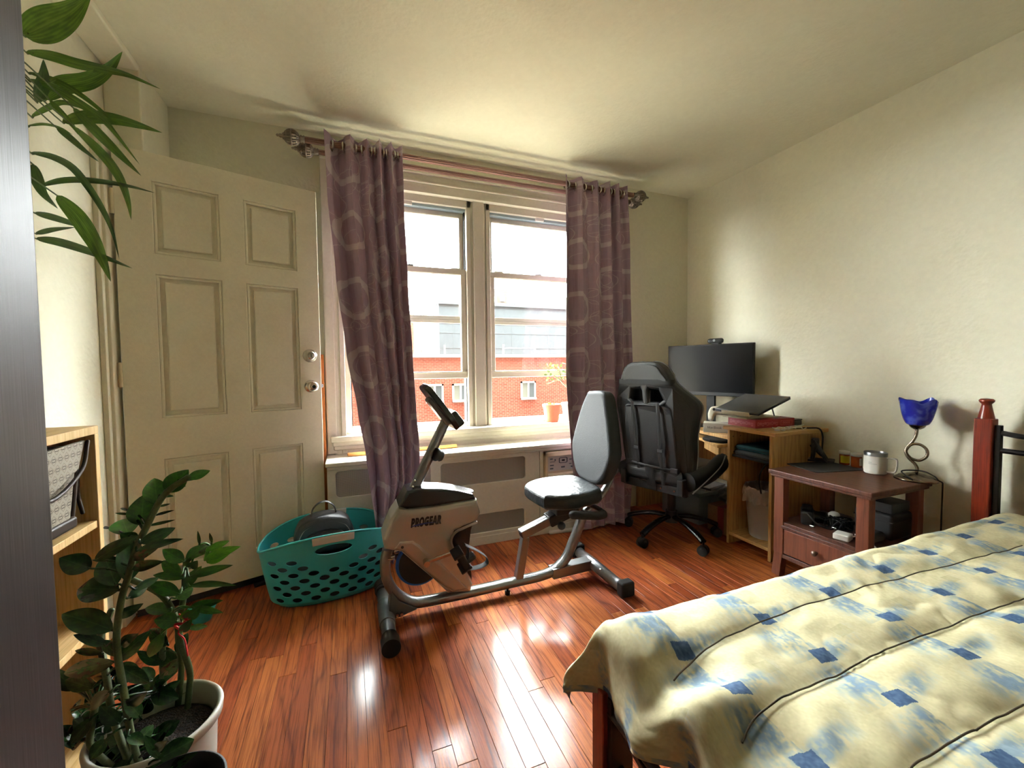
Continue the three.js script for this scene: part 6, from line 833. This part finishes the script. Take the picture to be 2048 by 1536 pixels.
  blade([[400, 590], [500, 690], [600, 790], [690, 880], [775, 965]], 60, DM, 1.34, 1.38, 0.2);
  blade([[270, 545], [340, 620], [400, 690], [430, 740]], 34, DM, 1.32, 1.34); blade([[310, 700], [380, 750], [460, 820], [545, 890]], 40, DD, 1.32, 1.35);
  blade([[400, 690], [520, 800], [610, 900], [670, 1000], [705, 1110], [720, 1208]], 56, DM, 1.32, 1.36);
  blade([[165, 835], [290, 860], [400, 920], [490, 1030], [570, 1160], [620, 1280], [655, 1425]], 44, DD, 1.3, 1.34);
  blade([[215, 1020], [330, 990], [450, 985], [600, 1000], [730, 1025], [850, 1058]], 36, DD, 1.3, 1.36);
  blade([[310, 1070], [420, 1180], [500, 1300], [560, 1420], [608, 1545]], 92, DM, 1.3, 1.33, 0.15);
  blade([[190, 1168], [290, 1190], [400, 1225], [500, 1258]], 42, DD); blade([[195, 1282], [290, 1258], [415, 1246]], 30, DD); blade([[195, 1308], [320, 1325], [470, 1370], [600, 1420], [728, 1472]], 52, DD, 1.3, 1.34);
  blade([[180, 900], [205, 980], [240, 1060], [318, 1145]], 60, DD, 1.25, 1.27);
  blade([[170, 640], [260, 590], [340, 560], [450, 590], [520, 640]], 32, DM, 1.33, 1.36); blade([[150, 690], [240, 680], [330, 700], [400, 740]], 16, DM);
}
{
  // two small plants on the window stool
  const terra = std({ map: grainTex([176, 92, 58], 12, 541, 0.1), roughness: 0.7 }), SL = lm(leafTex([96, 132, 44], [140, 172, 74], [150, 180, 90], 543), 0.45, 0.25);
  const c = atZ(1105, 848, -2.64), t = thing('succulent_pot', 'small terracotta pot of low succulents on the window stool', 'potted plant', V(c.x, 0.704, -2.65)), hN = V(0, 1, 0);
  part('pot', [lathe([[0, 0], [0.044, 0], [0.046, 0.004], [0.049, 0.018], [0.050, 0.020], [0.061, 0.105], [0.066, 0.106], [0.067, 0.124], [0.063, 0.126], [0.058, 0.118], [0, 0.110]], 40)], terra, t, { label: 'terracotta pot' });
  for (let k = 0; k < 26; k++) { const a = rnd() * 6.28, r = rr(0, 0.045), b = V(Math.cos(a) * r, 0.108, Math.sin(a) * r), e = b.clone().add(V(Math.cos(a) * rr(0.005, 0.022), rr(0.012, 0.034), Math.sin(a) * rr(0.005, 0.022))); part('leaf', leaf(b, e, rr(0.010, 0.016), hN, rr(-1, 1), 0.0, 0.5, 6), SL, t, { uv: true }); }
  const j = thing('jade_plant', 'jade plant with fleshy pale leaves half behind the right curtain', 'potted plant', V(1.50, 0.704, -2.655));
  part('pot', [lathe([[0, 0], [0.05, 0], [0.052, 0.004], [0.066, 0.11], [0.071, 0.111], [0.071, 0.128], [0.066, 0.128], [0.062, 0.118], [0, 0.115]], 36)], M.white, j, { label: 'pale pot' });
  const jp = (x, y) => atZ(x, y, -2.64), br = [[1.50, 0.82], [1.495, 0.90], null]; wpart('trunk', tube([V(1.50, 0.81, -2.655), V(1.49, 0.92, -2.65), jp(1127, 768), jp(1118, 758), jp(1108, 752)], 0.006, 30, 8), std({ color: 0x8a8466, roughness: 0.8 }), j); wpart('branch', [tube([jp(1124, 766), jp(1120, 748), jp(1118, 735)], 0.004, 16, 6), tube([jp(1118, 758), jp(1105, 764), jp(1094, 768)], 0.003, 16, 6)], std({ color: 0x8a8466, roughness: 0.8 }), j);
  const JL = lm(leafTex([104, 142, 74], [154, 184, 110], [164, 190, 120], 547), 0.4, 0.25);
  for (let k = 0; k < 46; k++) { const x = rr(1094, 1136), y = rr(728, 764) - (x - 1094) * 0.05, b = jp(x, y).add(V(0, 0, rr(-0.05, 0.04))), e = b.clone().add(V(rr(-0.035, 0.025), rr(-0.005, 0.032), rr(-0.02, 0.025))); wpart('leaf', leaf(b, e, rr(0.014, 0.02), V(0, 0.5, 1), rr(-1, 1), 0, 0.6, 6), JL, j, { uv: true }); }
}

// ---------------------------------------------------------------- small things on the floor
{
  const p = atY(404, 1205, 0), t = thing('teal_bowl', 'small teal plastic bowl on the floor beside the door', 'bowl', V(-0.63, 0, -2.16)); part('bowl', [lathe([[0, 0.003], [0.032, 0.0], [0.035, 0.003], [0.052, 0.055], [0.054, 0.058], [0.051, 0.058], [0.033, 0.008], [0, 0.006]], 40)], M.teal, t);
  const d = thing('door_stop', 'black rubber door stop under the open door', 'door stop', V(-0.43, 0, -2.42), 0.3); part('wedge', [extrude(shapeOf([[-0.05, 0], [0.05, 0], [0.05, 0.03], [-0.04, 0.008]]), 0.05, 0.003).translate(0, 0, -0.025)], M.rubber, d);
  const w = thing('floor_hose', 'white flexible hose lying along the floor under the right curtain', 'hose', V(1.5, 0, -2.36)); wpart('hose', tube([V(1.20, 0.014, -2.40), V(1.35, 0.014, -2.385), V(1.50, 0.016, -2.375), V(1.66, 0.03, -2.385), V(1.76, 0.07, -2.40), V(1.80, 0.12, -2.41)], 0.013, 60, 12), M.white, w);
}

renderer.render(scene, camera);
